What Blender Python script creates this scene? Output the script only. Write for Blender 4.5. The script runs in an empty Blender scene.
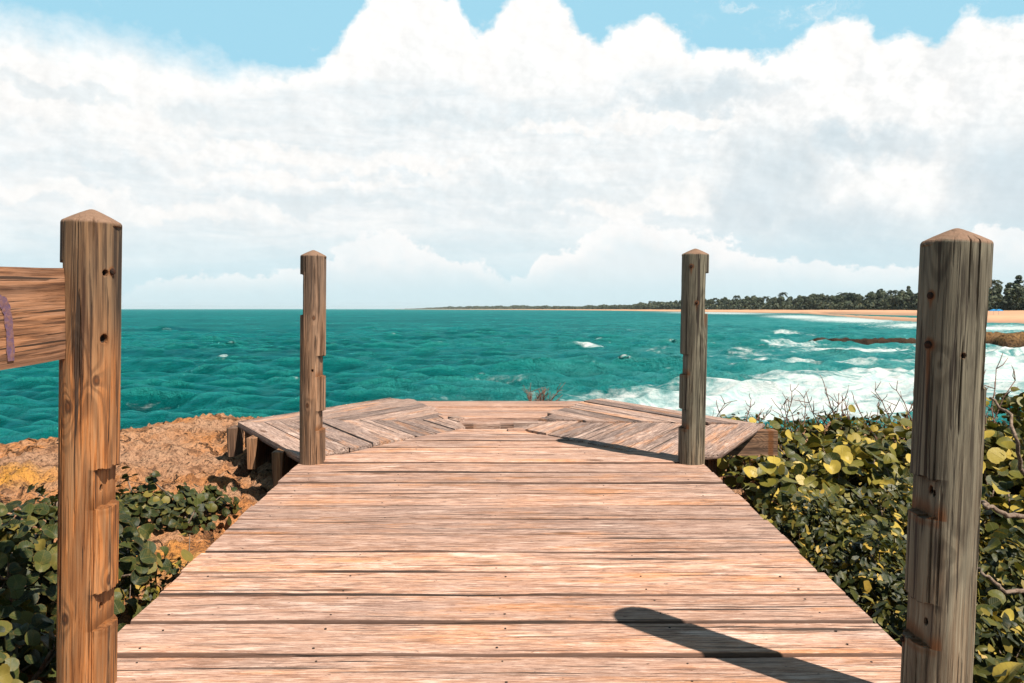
import bpy, math, random
import numpy as np
from mathutils import Vector, Matrix, Euler

random.seed(7)
RNG = np.random.default_rng(11)
S = bpy.context.scene
COL = S.collection
PI = math.pi
H0 = 3.5                      # eye height above the sea
F = 800.0
PITCH = math.atan(32.5 / F)

# ------------------------------------------------------------------ camera geometry
FW = np.array([0, math.cos(PITCH), -math.sin(PITCH)])
UP = np.array([0, math.sin(PITCH), math.cos(PITCH)])
def ray(px, py):
    return FW + np.array([1., 0, 0]) * ((px - 512) / F) + UP * ((341.5 - py) / F)
def at_Y(px, py, Y):
    d = ray(px, py); p = d * (Y / d[1]); return float(p[0]), float(Y), float(p[2] + H0)
def at_z(px, py, zr):                       # zr relative to the eye
    d = ray(px, py); t = zr / d[2]; p = d * t; return float(p[0]), float(p[1]), float(p[2] + H0)

DK_H, DK_S = 0.97, 0.0412                   # boardwalk rises gently away from the eye
def deck_z(y): return H0 - DK_H + DK_S * y
def deck_l(y): return -1.04 - 0.016 * y
def deck_r(y): return 1.06 - 0.016 * y

SUN = Vector((0.461, -0.409, 0.788)).normalized()

# ------------------------------------------------------------------ object helpers
def tag(o, label=None, cat=None, group=None, kind=None):
    if label: o['label'] = label
    if cat: o['category'] = cat
    if group: o['group'] = group
    if kind: o['kind'] = kind
    return o
def link(o, parent=None):
    COL.objects.link(o)
    if parent is not None: o.parent = parent
    return o
def empty(name, loc=(0, 0, 0), rot=(0, 0, 0)):
    o = bpy.data.objects.new(name, None); link(o)
    o.location = loc; o.rotation_euler = rot; o.empty_display_size = .1
    return o
class MB:
    """collects vertices, faces and per-vertex attributes into ONE mesh"""
    def __init__(s): s.v = []; s.f = []; s.n = 0; s.at = {}
    def add(s, verts, faces, **at):
        verts = np.asarray(verts, float).reshape(-1, 3)
        for k in at:
            a = np.asarray(at[k], float)
            s.at.setdefault(k, []).append((s.n, a if a.ndim > 1 or a.shape[0] == len(verts) and a.ndim == 1 and len(verts) != 3 else np.tile(a, (len(verts), 1))))
        s.v.append(verts)
        if isinstance(faces, np.ndarray): s.f.append(faces + s.n)
        else:
            by = {}
            for q in faces: by.setdefault(len(q), []).append(q)
            for k in by: s.f.append(np.array(by[k], dtype=np.int64) + s.n)
        s.n += len(verts)
    def box(s, c, d, R=None, **at):
        c = np.array(c); d = np.array(d) / 2
        q = np.array([[x, y, z] for x in (-1, 1) for y in (-1, 1) for z in (-1, 1)]) * d
        if R is not None: q = q @ np.array(R).T
        s.add(q + c, [(0, 1, 3, 2), (4, 6, 7, 5), (0, 4, 5, 1), (2, 3, 7, 6), (0, 2, 6, 4), (1, 5, 7, 3)], **at)
    def tube(s, pts, rad, n=7, **at):
        pts = np.asarray(pts, float); m = len(pts); rad = np.broadcast_to(np.asarray(rad, float), (m,))
        V = []
        for i in range(m):
            t = pts[min(i + 1, m - 1)] - pts[max(i - 1, 0)]; t /= np.linalg.norm(t) + 1e-9
            a = np.cross(t, [0.31, .2, .93]); 
            if np.linalg.norm(a) < 1e-3: a = np.cross(t, [1, 0, 0])
            a /= np.linalg.norm(a); b = np.cross(t, a)
            for k in range(n):
                w = 2 * PI * k / n; V.append(pts[i] + rad[i] * (a * math.cos(w) + b * math.sin(w)))
        Fc = [(i * n + k, i * n + (k + 1) % n, (i + 1) * n + (k + 1) % n, (i + 1) * n + k) for i in range(m - 1) for k in range(n)]
        Fc.append(tuple(range(n))[::-1]); Fc.append(tuple((m - 1) * n + k for k in range(n)))
        s.add(V, Fc, **at)
    def build(s, name, mat, parent=None, smooth=False):
        me = bpy.data.meshes.new(name)
        V = np.concatenate(s.v); me.vertices.add(len(V)); me.vertices.foreach_set('co', V.ravel())
        L = np.concatenate([f.ravel() for f in s.f]); tot = np.concatenate([np.full(len(f), f.shape[1]) for f in s.f])
        me.loops.add(len(L)); me.loops.foreach_set('vertex_index', L.astype(np.int32))
        me.polygons.add(len(tot)); me.polygons.foreach_set('loop_start', np.concatenate([[0], np.cumsum(tot)[:-1]]).astype(np.int32))
        me.polygons.foreach_set('use_smooth', np.full(len(tot), bool(smooth)))
        for k, parts in s.at.items():
            dim = 3 if parts[0][1].ndim == 2 and parts[0][1].shape[1] == 3 else 1
            A = np.zeros((len(V), dim))
            for st, a in parts: A[st:st + len(a)] = a.reshape(-1, dim)
            at = me.attributes.new(k, 'FLOAT_VECTOR' if dim == 3 else 'FLOAT', 'POINT')
            at.data.foreach_set('vector' if dim == 3 else 'value', A.ravel().astype(np.float32))
        me.update(calc_edges=True); me.validate()
        if mat is not None: me.materials.append(mat)
        o = bpy.data.objects.new(name, me); link(o, parent); return o

def grid_faces(nr, nc, wrap=False):
    i, j = np.meshgrid(np.arange(nr - 1), np.arange(nc if wrap else nc - 1), indexing='ij')
    j2 = (j + 1) % nc
    return np.stack([i * nc + j, i * nc + j2, (i + 1) * nc + j2, (i + 1) * nc + j], -1).reshape(-1, 4)

# value noise for terrain, in numpy
def vnoise(x, y, seed=0):
    xi = np.floor(x).astype(np.int64); yi = np.floor(y).astype(np.int64); xf = x - xi; yf = y - yi
    def h(a, b):
        n = (a * 374761393 + b * 668265263 + seed * 1442695041) & 0x7fffffff
        n = ((n ^ (n >> 13)) * 1274126177) & 0x7fffffff
        return ((n ^ (n >> 16)) & 0xffff) / 65535.0
    u = xf * xf * (3 - 2 * xf); v = yf * yf * (3 - 2 * yf)
    return (h(xi, yi) * (1 - u) + h(xi + 1, yi) * u) * (1 - v) + (h(xi, yi + 1) * (1 - u) + h(xi + 1, yi + 1) * u) * v
def fbm(x, y, o=5, seed=0, g=.5):
    t = 0; a = 1; s = 0
    for k in range(o):
        t = t + a * vnoise(x * 2 ** k + 17.3 * k, y * 2 ** k - 9.1 * k, seed + k); s += a; a *= g
    return t / s
def sstep(a, b, x):
    t = np.clip((x - a) / (b - a), 0, 1); return t * t * (3 - 2 * t)

# ------------------------------------------------------------------ node helper
class NT:
    def __init__(s, tree): s.t = tree; s.N = tree.nodes; s.L = tree.links
    def new(s, typ, ins=None, **props):
        n = s.N.new(typ)
        for k, v in props.items(): setattr(n, k, v)
        for k, v in (ins or {}).items(): s.set(n.inputs[k], v)
        return n
    def set(s, sock, v):
        if isinstance(v, bpy.types.NodeSocket): s.L.new(v, sock)
        elif isinstance(v, bpy.types.Node): s.L.new(v.outputs[0], sock)
        elif v is not None:
            if sock.type == 'RGBA' and len(v) == 3: v = (*v, 1)
            sock.default_value = v
    def m(s, op, a, b=None, c=None, clamp=False):
        n = s.N.new('ShaderNodeMath'); n.operation = op; n.use_clamp = clamp
        for i, v in enumerate((a, b, c)):
            if v is not None: s.set(n.inputs[i], v)
        return n.outputs[0]
    def vm(s, op, a, b=None):
        n = s.N.new('ShaderNodeVectorMath'); n.operation = op
        s.set(n.inputs[0], a)
        if b is not None: s.set(n.inputs[1], b)
        return n.outputs['Value'] if op in ('LENGTH', 'DOT_PRODUCT', 'DISTANCE') else n.outputs[0]
    def mix(s, f, a, b, mode='MIX'):
        n = s.N.new('ShaderNodeMix'); n.data_type = 'RGBA'; n.blend_type = mode; n.clamp_factor = True
        s.set(n.inputs[0], f); s.set(n.inputs[6], a); s.set(n.inputs[7], b); return n.outputs[2]
    def noise(s, vec, scale=1., detail=4., rough=.55, dist=0., out=0):
        n = s.N.new('ShaderNodeTexNoise'); s.set(n.inputs['Vector'], vec)
        n.inputs['Scale'].default_value = scale; n.inputs['Detail'].default_value = detail
        n.inputs['Roughness'].default_value = rough; n.inputs['Distortion'].default_value = dist
        return n.outputs[out]
    def voro(s, vec, scale=1., rnd=1., feature='F1'):
        n = s.N.new('ShaderNodeTexVoronoi'); n.feature = feature; s.set(n.inputs['Vector'], vec)
        n.inputs['Scale'].default_value = scale; n.inputs['Randomness'].default_value = rnd
        return n
    def rng(s, v, a, b, c=0., d=1., smooth=True):
        n = s.N.new('ShaderNodeMapRange'); n.interpolation_type = 'SMOOTHSTEP' if smooth else 'LINEAR'
        s.set(n.inputs[0], v); n.inputs[1].default_value = a; n.inputs[2].default_value = b
        n.inputs[3].default_value = c; n.inputs[4].default_value = d; return n.outputs[0]
    def ramp(s, v, stops):
        n = s.N.new('ShaderNodeValToRGB'); s.set(n.inputs[0], v); e = n.color_ramp.elements
        while len(e) < len(stops): e.new(0.5)
        for k, (p, c) in enumerate(stops): e[k].position = p; e[k].color = (*c, 1)
        return n.outputs[0]
    def attr(s, name, out='Vector'):
        n = s.N.new('ShaderNodeAttribute'); n.attribute_name = name; return n.outputs[out]
    def sep(s, v):
        n = s.N.new('ShaderNodeSeparateXYZ'); s.set(n.inputs[0], v); return n.outputs
    def comb(s, x, y, z):
        n = s.N.new('ShaderNodeCombineXYZ')
        for i, v in enumerate((x, y, z)): s.set(n.inputs[i], v)
        return n.outputs[0]
    def bump(s, h, strength=.5, dist=.01, normal=None):
        n = s.N.new('ShaderNodeBump'); s.set(n.inputs['Height'], h)
        n.inputs['Strength'].default_value = strength; n.inputs['Distance'].default_value = dist
        if normal is not None: s.set(n.inputs['Normal'], normal)
        return n.outputs[0]
def new_mat(name):
    m = bpy.data.materials.new(name); m.use_nodes = True; m.node_tree.nodes.clear(); return m, NT(m.node_tree)
def finish(m, t, shader):
    o = t.N.new('ShaderNodeOutputMaterial'); t.L.new(shader if isinstance(shader, bpy.types.NodeSocket) else shader.outputs[0], o.inputs['Surface']); return m
def bsdf(t, col, rough=.8, normal=None, spec=.3, metal=0.):
    n = t.new('ShaderNodeBsdfPrincipled', {'Base Color': col, 'Roughness': rough, 'Metallic': metal, 'Specular IOR Level': spec})
    if normal is not None: t.set(n.inputs['Normal'], normal)
    return n

# ------------------------------------------------------------------ materials
def wood(name, grey, tan, dark, pale, knot_scale=2.2, worn=.5, ring=16., contrast=1., extra=True, bump=.6, boards=False):
    m, t = new_mat(name)
    gc = t.attr('gc')
    rnd = t.attr('rnd', 'Fac')
    warp = t.noise(t.vm('MULTIPLY', gc, (2.5, 14, 14)), 1, 3, .5, out=1)
    gcw = t.vm('ADD', gc, t.vm('MULTIPLY', t.vm('SUBTRACT', warp, (.5, .5, .5)), (.03, .012, .012)))
    vk = t.voro(t.vm('MULTIPLY', gcw, (1., 3.2, 3.2)), knot_scale)
    kd = vk.outputs['Distance']
    knot = t.rng(kd, .03, .11, 1, 0)
    halo = t.rng(kd, .05, .38, 1, 0)
    low = t.noise(t.vm('MULTIPLY', gcw, (.55, 7., 7.)), 1, 2, .5)
    kn = t.attr('kn', 'Fac') if extra else None
    field = t.m('ADD', low, t.m('MULTIPLY', halo, .35))
    if extra: field = t.m('ADD', field, t.m('MULTIPLY', t.m('MULTIPLY', kn, t.rng(low, .25, .75, .5, 1.5, False)), .26))
    rings = t.m('SINE', t.m('MULTIPLY', field, ring * 6.283))
    rings = t.rng(rings, -.6, 1., 0, 1)
    streak = t.noise(t.vm('MULTIPLY', gcw, (6.5, 86, 86) if boards else (3.0, 90, 90)), 1, 7, .7)
    streakL = t.noise(t.vm('MULTIPLY', t.vm('ADD', gcw, (5., 3., 1.)), (2.2, 34, 34) if boards else (1.2, 30, 30)), 1, 6, .66)
    fib = t.noise(t.vm('MULTIPLY', gcw, (9., 320, 320)), 1, 3, .6)
    patch = t.noise(t.vm('MULTIPLY', gc, (1.3, 6., 6.)), 1, 5, .6)
    patch2 = t.noise(t.vm('MULTIPLY', gc, (3.5, 16., 16.)), 1.0, 4, .6)
    base = t.mix(t.rng(t.m('ADD', patch, t.m('MULTIPLY', rnd, .5)), .55, .95), grey, tan)
    base = t.mix(t.m('MULTIPLY', t.rng(streak, .38, .66), .75), base, pale)
    base = t.mix(t.m('MULTIPLY', rings, .38 * contrast), base, dark)
    base = t.mix(t.m('MULTIPLY', t.rng(streak, .475, .40), .55 * contrast), base, dark)
    base = t.mix(t.m('MULTIPLY', t.rng(streakL, .48, .36), .6 * contrast), base, dark)
    base = t.mix(t.m('MULTIPLY', t.rng(streakL, .55, .68), .45), base, pale)
    base = t.mix(t.m('MULTIPLY', t.rng(patch2, .5, .72), worn), base, pale)
    if boards:
        blot = t.noise(t.vm('MULTIPLY', gc, (2.2, 11., 11.)), 1, 6, .68)
        base = t.mix(t.m('MULTIPLY', t.rng(blot, .50, .66), .55), base, tan)
        base = t.mix(t.m('MULTIPLY', t.rng(blot, .64, .74), .6), base, dark)
        blot2 = t.noise(t.vm('MULTIPLY', t.vm('ADD', gc, (9., 4., 2.)), (3.2, 20., 20.)), 1, 6, .7)
        base = t.mix(t.m('MULTIPLY', t.rng(blot2, .53, .66), .6), base, (.60, .43, .36))
        orange = t.noise(t.vm('MULTIPLY', t.vm('ADD', gc, (1., 7., 5.)), (1.4, 9., 9.)), 1, 5, .65)
        base = t.mix(t.m('MULTIPLY', t.rng(orange, .52, .66), .6), base, (.42, .175, .065))
        chip = t.noise(t.vm('MULTIPLY', t.vm('ADD', gc, (2., 8., 1.)), (26., 62., 62.)), 1, 5, .7)
        base = t.mix(t.m('MULTIPLY', t.rng(chip, .63, .665), .85), base, (.05, .026, .018))
        grey = t.noise(t.vm('MULTIPLY', t.vm('ADD', gc, (11., 3., 8.)), (.9, 4.2, 4.2)), 1, 5, .65)
        base = t.mix(t.m('MULTIPLY', t.rng(t.m('ADD', grey, t.m('MULTIPLY', t.m('SUBTRACT', rnd, .5), .3)), .54, .68), .42), base, (.20, .135, .11))
        f2 = t.noise(t.vm('MULTIPLY', t.vm('ADD', gcw, (3., 6., 9.)), (17., 150., 150.)), 1, 6, .78)
        base = t.mix(t.m('MULTIPLY', t.rng(f2, .47, .41), .55), base, (.10, .05, .034))
        base = t.mix(t.m('MULTIPLY', t.rng(f2, .54, .61), .40), base, (.58, .42, .35))
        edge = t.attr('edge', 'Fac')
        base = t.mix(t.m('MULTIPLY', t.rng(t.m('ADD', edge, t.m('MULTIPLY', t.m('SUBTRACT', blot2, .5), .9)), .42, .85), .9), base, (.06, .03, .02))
    tone = t.m('ADD', .70, t.m('MULTIPLY', rnd, .60 if boards else .48))
    tone = t.m('MULTIPLY', tone, t.rng(fib, .3, .7, .8, 1.12, False))
    base = t.mix(1., base, t.comb(tone, tone, tone), 'MULTIPLY')
    crack_n = t.noise(t.vm('MULTIPLY', t.vm('ADD', gcw, (3.3, 1.7, 2.1)), (1.1, 75, 75)), 1, 3, .5)
    crk = t.m('MAXIMUM', t.rng(crack_n, .635, .66, 0, 1), t.m('MULTIPLY', t.rng(t.noise(t.vm('MULTIPLY', t.vm('ADD', gcw, (7., 2., 4.)), (2.6, 130, 130)), 1, 3, .55), .61, .64), .8))
    base = t.mix(t.m('MULTIPLY', crk, .9), base, (.018, .012, .009))
    base = t.mix(t.m('MULTIPLY', knot, .8), base, (.075, .03, .012))
    if extra:
        base = t.mix(t.m('MULTIPLY', t.rng(t.m('ADD', kn, t.m('MULTIPLY', t.m('SUBTRACT', streak, .5), .5)), .6, .8), .85), base, (.05, .02, .009)); base = t.mix(t.m('MULTIPLY', t.rng(kn, .84, .95), .8), base, (.12, .04, .012))
        rust = t.attr('rust', 'Fac')
        rn = t.noise(t.vm('MULTIPLY', gc, (6, 40, 40)), 1, 4, .6)
        base = t.mix(t.m('MULTIPLY', t.rng(t.m('ADD', rust, t.m('MULTIPLY', t.m('SUBTRACT', rn, .5), .7)), .25, .75), .85), base, t.mix(rn, (.20, .065, .012), (.045, .02, .01)))
        stain = t.attr('stain', 'Fac')
        base = t.mix(t.rng(t.m('ADD', stain, t.m('MULTIPLY', t.m('SUBTRACT', rn, .5), .6)), .3, .8), base, (.016, .011, .008))
        wear = t.attr('wear', 'Fac')
        base = t.mix(t.rng(t.m('ADD', wear, t.m('MULTIPLY', t.m('SUBTRACT', patch2, .5), 1.2)), .3, .8), base, t.mix(streak, (.24, .14, .09), (.10, .06, .04)))
    hgt = t.m('SUBTRACT', t.m('ADD', t.m('MULTIPLY', streak, .5), t.m('MULTIPLY', fib, .25)), t.m('ADD', t.m('MULTIPLY', crk, 1.2), t.m('MULTIPLY', rings, .12)))
    nrm = t.bump(hgt, bump, .006)
    return finish(m, t, bsdf(t, base, t.rng(streak, .3, .7, .68, .9), nrm, .25))

M = {}
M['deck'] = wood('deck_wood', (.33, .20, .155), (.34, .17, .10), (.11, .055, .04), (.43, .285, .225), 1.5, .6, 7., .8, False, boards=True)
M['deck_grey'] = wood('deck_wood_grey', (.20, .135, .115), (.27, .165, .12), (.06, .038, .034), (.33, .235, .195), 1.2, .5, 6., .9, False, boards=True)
M['post_brown'] = wood('post_wood_brown', (.145, .10, .062), (.29, .095, .02), (.035, .014, .007), (.25, .14, .07), 3.2, .3, 9., 1.15, True)
M['post_grey'] = wood('post_wood_grey', (.14, .125, .088), (.15, .095, .055), (.03, .023, .016), (.215, .19, .138), 1.8, .4, 7., 1.15, True)
M['post_mid'] = wood('post_wood_mid', (.14, .09, .062), (.20, .10, .05), (.036, .02, .013), (.23, .145, .095), 2.0, .35, 7., 1.1, True)
M['rail'] = wood('rail_wood', (.24, .115, .062), (.30, .125, .05), (.05, .022, .013), (.36, .195, .12), 1.0, .3, 10., 1.3, True)
M['joist'] = wood('joist_wood', (.15, .09, .06), (.28, .12, .045), (.04, .02, .013), (.3, .17, .1), 2.5, .2, 14., 1., True)

def simple(name, col, rough=.6, spec=.4, metal=0., nscale=0, nstr=0., col2=None):
    m, t = new_mat(name); nrm = None; c = col
    if nscale:
        tc = t.new('ShaderNodeTexCoord').outputs['Object']
        n = t.noise(tc, nscale, 5, .6)
        if col2: c = t.mix(t.rng(n, .35, .65), col, col2)
        nrm = t.bump(n, nstr, .01)
    return finish(m, t, bsdf(t, c, rough, nrm, spec, metal))
M['rust'] = simple('rusty_iron', (.014, .009, .007), .85, .25, .2, 160, .6, (.045, .017, .008))
M['nail'] = simple('nail_iron', (.03, .022, .018), .7, .3, .4)
M['graffiti'] = simple('blue_spray_paint', (.10, .06, .105), .8, .2, 0, 90, .3, (.17, .085, .075))
M['bark'] = simple('bark', (.10, .065, .045), .9, .2, 0, 60, .7, (.20, .145, .11))
M['twig'] = simple('twig_bark', (.11, .052, .036), .9, .2, 0, 80, .6, (.17, .10, .075))
M['trunk'] = simple('tree_trunk', (.085, .065, .05), .95, .1, 0, 6, .4, (.14, .11, .085))
M['blue_canvas'] = simple('blue_canvas', (.012, .14, .32), .7, .3, 0, 3, .1, (.02, .18, .36))
M['pole'] = simple('white_pole', (.7, .7, .68), .4)
M['plaster'] = simple('pale_plaster', (.62, .56, .5), .9, .2, 0, 2, .1, (.55, .49, .43))
M['roofing'] = simple('roof_sheet', (.32, .2, .16), .8, .2, 0, 3, .2, (.25, .16, .13))
M['dark_glass'] = simple('dark_window', (.02, .025, .03), .15, .5)

def leaf_mat(name, greens, yellow, ymix, rough=.38, vein=True, trans=.3):
    m, t = new_mat(name)
    uv = t.sep(t.attr('luv')); x, y, r = uv[0], uv[1], uv[2]
    c = t.ramp(r, [(0., greens[0]), (.45, greens[1]), (.8, greens[2]), (1., yellow)])
    c = t.mix(t.rng(r, 1 - ymix, 1.), c, yellow)
    tc = t.new('ShaderNodeTexCoord').outputs['Object']
    n = t.noise(tc, 45, 4, .6)
    c = t.mix(t.m('MULTIPLY', t.rng(n, .5, .75), .35), c, (.20, .13, .03))
    nrm = t.bump(n, .25, .01)
    if vein:
        ax = t.m('ABSOLUTE', x)
        mid = t.rng(ax, .015, .05, 1, 0)
        lat = t.m('SINE', t.m('MULTIPLY', t.m('SUBTRACT', y, t.m('MULTIPLY', ax, .75)), 19.))
        lat = t.m('MULTIPLY', t.rng(lat, .86, .99), .55)
        v = t.m('MAXIMUM', mid, lat)
        c = t.mix(t.m('MULTIPLY', v, .3), c, (.20, .15, .04))
        nrm = t.bump(t.m('ADD', t.m('MULTIPLY', v, -.6), n), .35, .004)
        edge = t.rng(t.m('SQRT', t.m('ADD', t.m('MULTIPLY', x, x), t.m('MULTIPLY', y, y))), .88, 1.02)
        c = t.mix(t.m('MULTIPLY', edge, .45), c, (.22, .10, .03))
    p = bsdf(t, c, rough, nrm, .22)
    tr = t.new('ShaderNodeBsdfTranslucent', {'Color': t.mix(.5, c, (.10, .085, .0), 'ADD')})
    mx = t.new('ShaderNodeMixShader', {0: trans}); t.L.new(p.outputs[0], mx.inputs[1]); t.L.new(tr.outputs[0], mx.inputs[2])
    return finish(m, t, mx)
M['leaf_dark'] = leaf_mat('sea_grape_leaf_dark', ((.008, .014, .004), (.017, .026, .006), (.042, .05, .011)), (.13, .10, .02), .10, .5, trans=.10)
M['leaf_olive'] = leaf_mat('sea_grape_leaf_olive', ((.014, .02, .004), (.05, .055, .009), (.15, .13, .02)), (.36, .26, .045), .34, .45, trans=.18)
M['leaf_small'] = leaf_mat('small_shrub_leaf', ((.007, .012, .003), (.020, .026, .006), (.07, .068, .012)), (.30, .19, .03), .10, .5, False, .12)
M['leaf_tree'] = leaf_mat('tree_leaf', ((.018, .028, .018), (.028, .042, .024), (.042, .056, .03)), (.07, .07, .03), .1, .6, False, .1)
M['leaf_dry'] = leaf_mat('dry_leaf', ((.16, .09, .04), (.22, .13, .05), (.26, .16, .06)), (.33, .2, .07), .2, .7, False, .1)

# sandstone
m, t = new_mat('sandstone')
tc = t.new('ShaderNodeTexCoord').outputs['Object']
big = t.noise(tc, .9, 5, .6); med = t.noise(tc, 6, 6, .62); fine = t.noise(tc, 45, 5, .65)
pit = t.voro(t.vm('ADD', tc, t.vm('MULTIPLY', t.noise(tc, 9, 3, out=1), (.1, .1, .1))), 14).outputs['Distance']
c = t.mix(t.rng(big, .38, .62), (.38, .205, .12), (.45, .18, .058))
c = t.mix(t.m('MULTIPLY', t.rng(med, .4, .65), .6), c, (.42, .25, .155))
c = t.mix(t.m('MULTIPLY', t.attr('ochre', 'Fac'), t.rng(med, .3, .55, .45, 1.)), c, (.56, .25, .03))
c = t.mix(t.m('MULTIPLY', t.rng(med, .46, .34), .75), c, (.13, .06, .03))
c = t.mix(t.m('MULTIPLY', t.rng(fine, .5, .36), .75), c, (.09, .045, .028))
c = t.mix(t.m('MULTIPLY', t.attr('wet', 'Fac'), .8), c, (.045, .032, .022))
ck = t.voro(t.vm('ADD', tc, t.vm('MULTIPLY', t.noise(tc, 3, 5, .6, out=1), (.5, .5, .5))), 1.7, 1., 'DISTANCE_TO_EDGE').outputs['Distance']
ck = t.m('MULTIPLY', t.rng(ck, .0, .035, 1, 0), t.rng(big, .42, .55))
c = t.mix(t.m('MULTIPLY', ck, .7), c, (.10, .045, .022))
h = t.m('ADD', t.m('ADD', t.m('MULTIPLY', med, 1.), t.m('MULTIPLY', ck, -.7)), t.m('ADD', t.m('MULTIPLY', fine, .5), t.m('MULTIPLY', t.rng(pit, .0, .3), .25)))
M['rock'] = finish(m, t, bsdf(t, c, .92, t.bump(h, 1., .09), .15))
# beach / far land
m, t = new_mat('beach_sand')
tc = t.new('ShaderNodeTexCoord').outputs['Object']
n1 = t.noise(tc, .02, 5, .6); n2 = t.noise(tc, .25, 4, .6)
c = t.mix(t.rng(n1, .35, .65), (.40, .215, .125), (.46, .26, .15))
c = t.mix(t.m('MULTIPLY', t.rng(n2, .55, .7), .3), c, (.24, .12, .07))
c = t.mix(t.attr('wet', 'Fac'), c, (.19, .115, .075))
c = t.mix(t.attr('scrub', 'Fac'), c, t.mix(n2, (.02, .03, .015), (.05, .055, .025)))
M['sand'] = finish(m, t, bsdf(t, c, .9, t.bump(n2, .3, .2), .2))
# reef rock
m, t = new_mat('reef_rock')
tc = t.new('ShaderNodeTexCoord').outputs['Object']
n1 = t.noise(tc, .7, 6, .65); n2 = t.noise(tc, 5, 4, .6)
g = t.sep(t.new('ShaderNodeTexCoord').outputs['Object'])[2]
c = t.mix(t.rng(n1, .38, .62), (.02, .013, .009), (.085, .042, .022))
c = t.mix(t.m('MULTIPLY', t.rng(g, 1.1, .25), .8), c, (.022, .016, .012))
c = t.mix(t.m('MULTIPLY', t.attr('grassy', 'Fac'), t.rng(n2, .3, .6)), c, (.17, .095, .04))
M['reef'] = finish(m, t, bsdf(t, c, .8, t.bump(t.m('ADD', n1, t.m('MULTIPLY', n2, .4)), 1., .4), .04))

# sea
m, t = new_mat('sea_water')
tc = t.new('ShaderNodeTexCoord').outputs['Object']
foam = t.attr('foam', 'Fac'); shal = t.attr('shallow', 'Fac')
b1 = t.noise(t.vm('MULTIPLY', tc, (.55, 1.5, 1.)), 1.4, 7, .68)
b2 = t.noise(t.vm('MULTIPLY', tc, (.8, 1.2, 1.)), 6.5, 4, .6)
pat = t.noise(t.vm('MULTIPLY', tc, (.012, .035, 1.)), 1, 4, .6)
pat2 = t.noise(t.vm('MULTIPLY', tc, (.24, .30, 1.)), 1, 9, .76)
c = t.mix(t.rng(pat, .35, .65), (.0, .056, .056), (.001, .106, .098))
c = t.mix(t.m('MULTIPLY', t.rng(pat2, .45, .7), .6), c, (.012, .17, .16))
c = t.mix(t.m('MULTIPLY', t.rng(pat2, .46, .3), .5), c, (.0, .026, .032))
pat3 = t.noise(t.vm('MULTIPLY', tc, (.06, .022, 1.)), 1, 9, .8)
c = t.mix(t.m('MULTIPLY', t.rng(pat3, .50, .38), .6), c, (.0, .022, .028)); c = t.mix(t.m('MULTIPLY', t.rng(pat3, .53, .66), .5), c, (.012, .17, .155))
cr = t.attr('crest', 'Fac')  # light through thin crests, and darker troughs, painted into the water colour
c = t.mix(t.m('MULTIPLY', t.rng(cr, -.05, -.7), .55), c, (.0, .024, .030)); c = t.mix(t.m('MULTIPLY', t.rng(cr, .2, .85), .6), c, (.02, .21, .18))
c = t.mix(shal, c, t.mix(t.rng(pat2, .4, .65), (.012, .15, .15), (.07, .26, .245)))
nrm = t.bump(t.m('ADD', b1, t.m('MULTIPLY', b2, .34)), 1., .6)
wd = t.new('ShaderNodeBsdfDiffuse', {'Color': c, 'Normal': nrm}); wg = t.new('ShaderNodeBsdfGlossy', {'Color': (.22, .76, .78), 'Roughness': .10, 'Normal': nrm})
fz = t.new('ShaderNodeFresnel', {'IOR': 1.33, 'Normal': nrm})
w = t.new('ShaderNodeMixShader', {0: t.m('MINIMUM', t.m('MULTIPLY', fz, .8), .28)}); t.L.new(wd.outputs[0], w.inputs[1]); t.L.new(wg.outputs[0], w.inputs[2])
warp = t.vm('MULTIPLY', t.vm('SUBTRACT', t.noise(tc, .5, 3, out=1), (.5, .5, .5)), (1.1, .6, 0))
fv = t.vm('ADD', tc, warp)
f1 = t.noise(t.vm('MULTIPLY', fv, (.4, .9, 1.)), 1, 8, .74)
f2 = t.noise(t.vm('MULTIPLY', fv, (1.6, 3., 1.)), 1, 5, .65)
cell = t.voro(t.vm('MULTIPLY', fv, (.9, 1.6, 1.)), 1.3, 1., 'DISTANCE_TO_EDGE').outputs['Distance']
fr = t.m('ADD', t.m('MULTIPLY', f1, .75), t.m('ADD', t.m('MULTIPLY', f2, .35), t.m('MULTIPLY', t.rng(cell, 0, .2, .02, 0), 1.)))
ff = t.m('SUBTRACT', t.m('ADD', t.m('MULTIPLY', fr, 1.25), t.m('MULTIPLY', foam, .62)), .98)
ff = t.m('MULTIPLY', t.rng(ff, -.1, .26), t.rng(foam, .03, .25))
fcol = t.mix(t.rng(t.m('ADD', f2, t.m('MULTIPLY', f1, .6)), .62, 1.0), (.24, .33, .335), (.43, .44, .43))
fo = bsdf(t, fcol, .85, t.bump(t.m('ADD', f1, t.m('MULTIPLY', f2, .5)), .8, .25), .2)
mx = t.new('ShaderNodeMixShader', {0: ff}); t.L.new(w.outputs[0], mx.inputs[1]); t.L.new(fo.outputs[0], mx.inputs[2])
M['sea'] = finish(m, t, mx)

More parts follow.
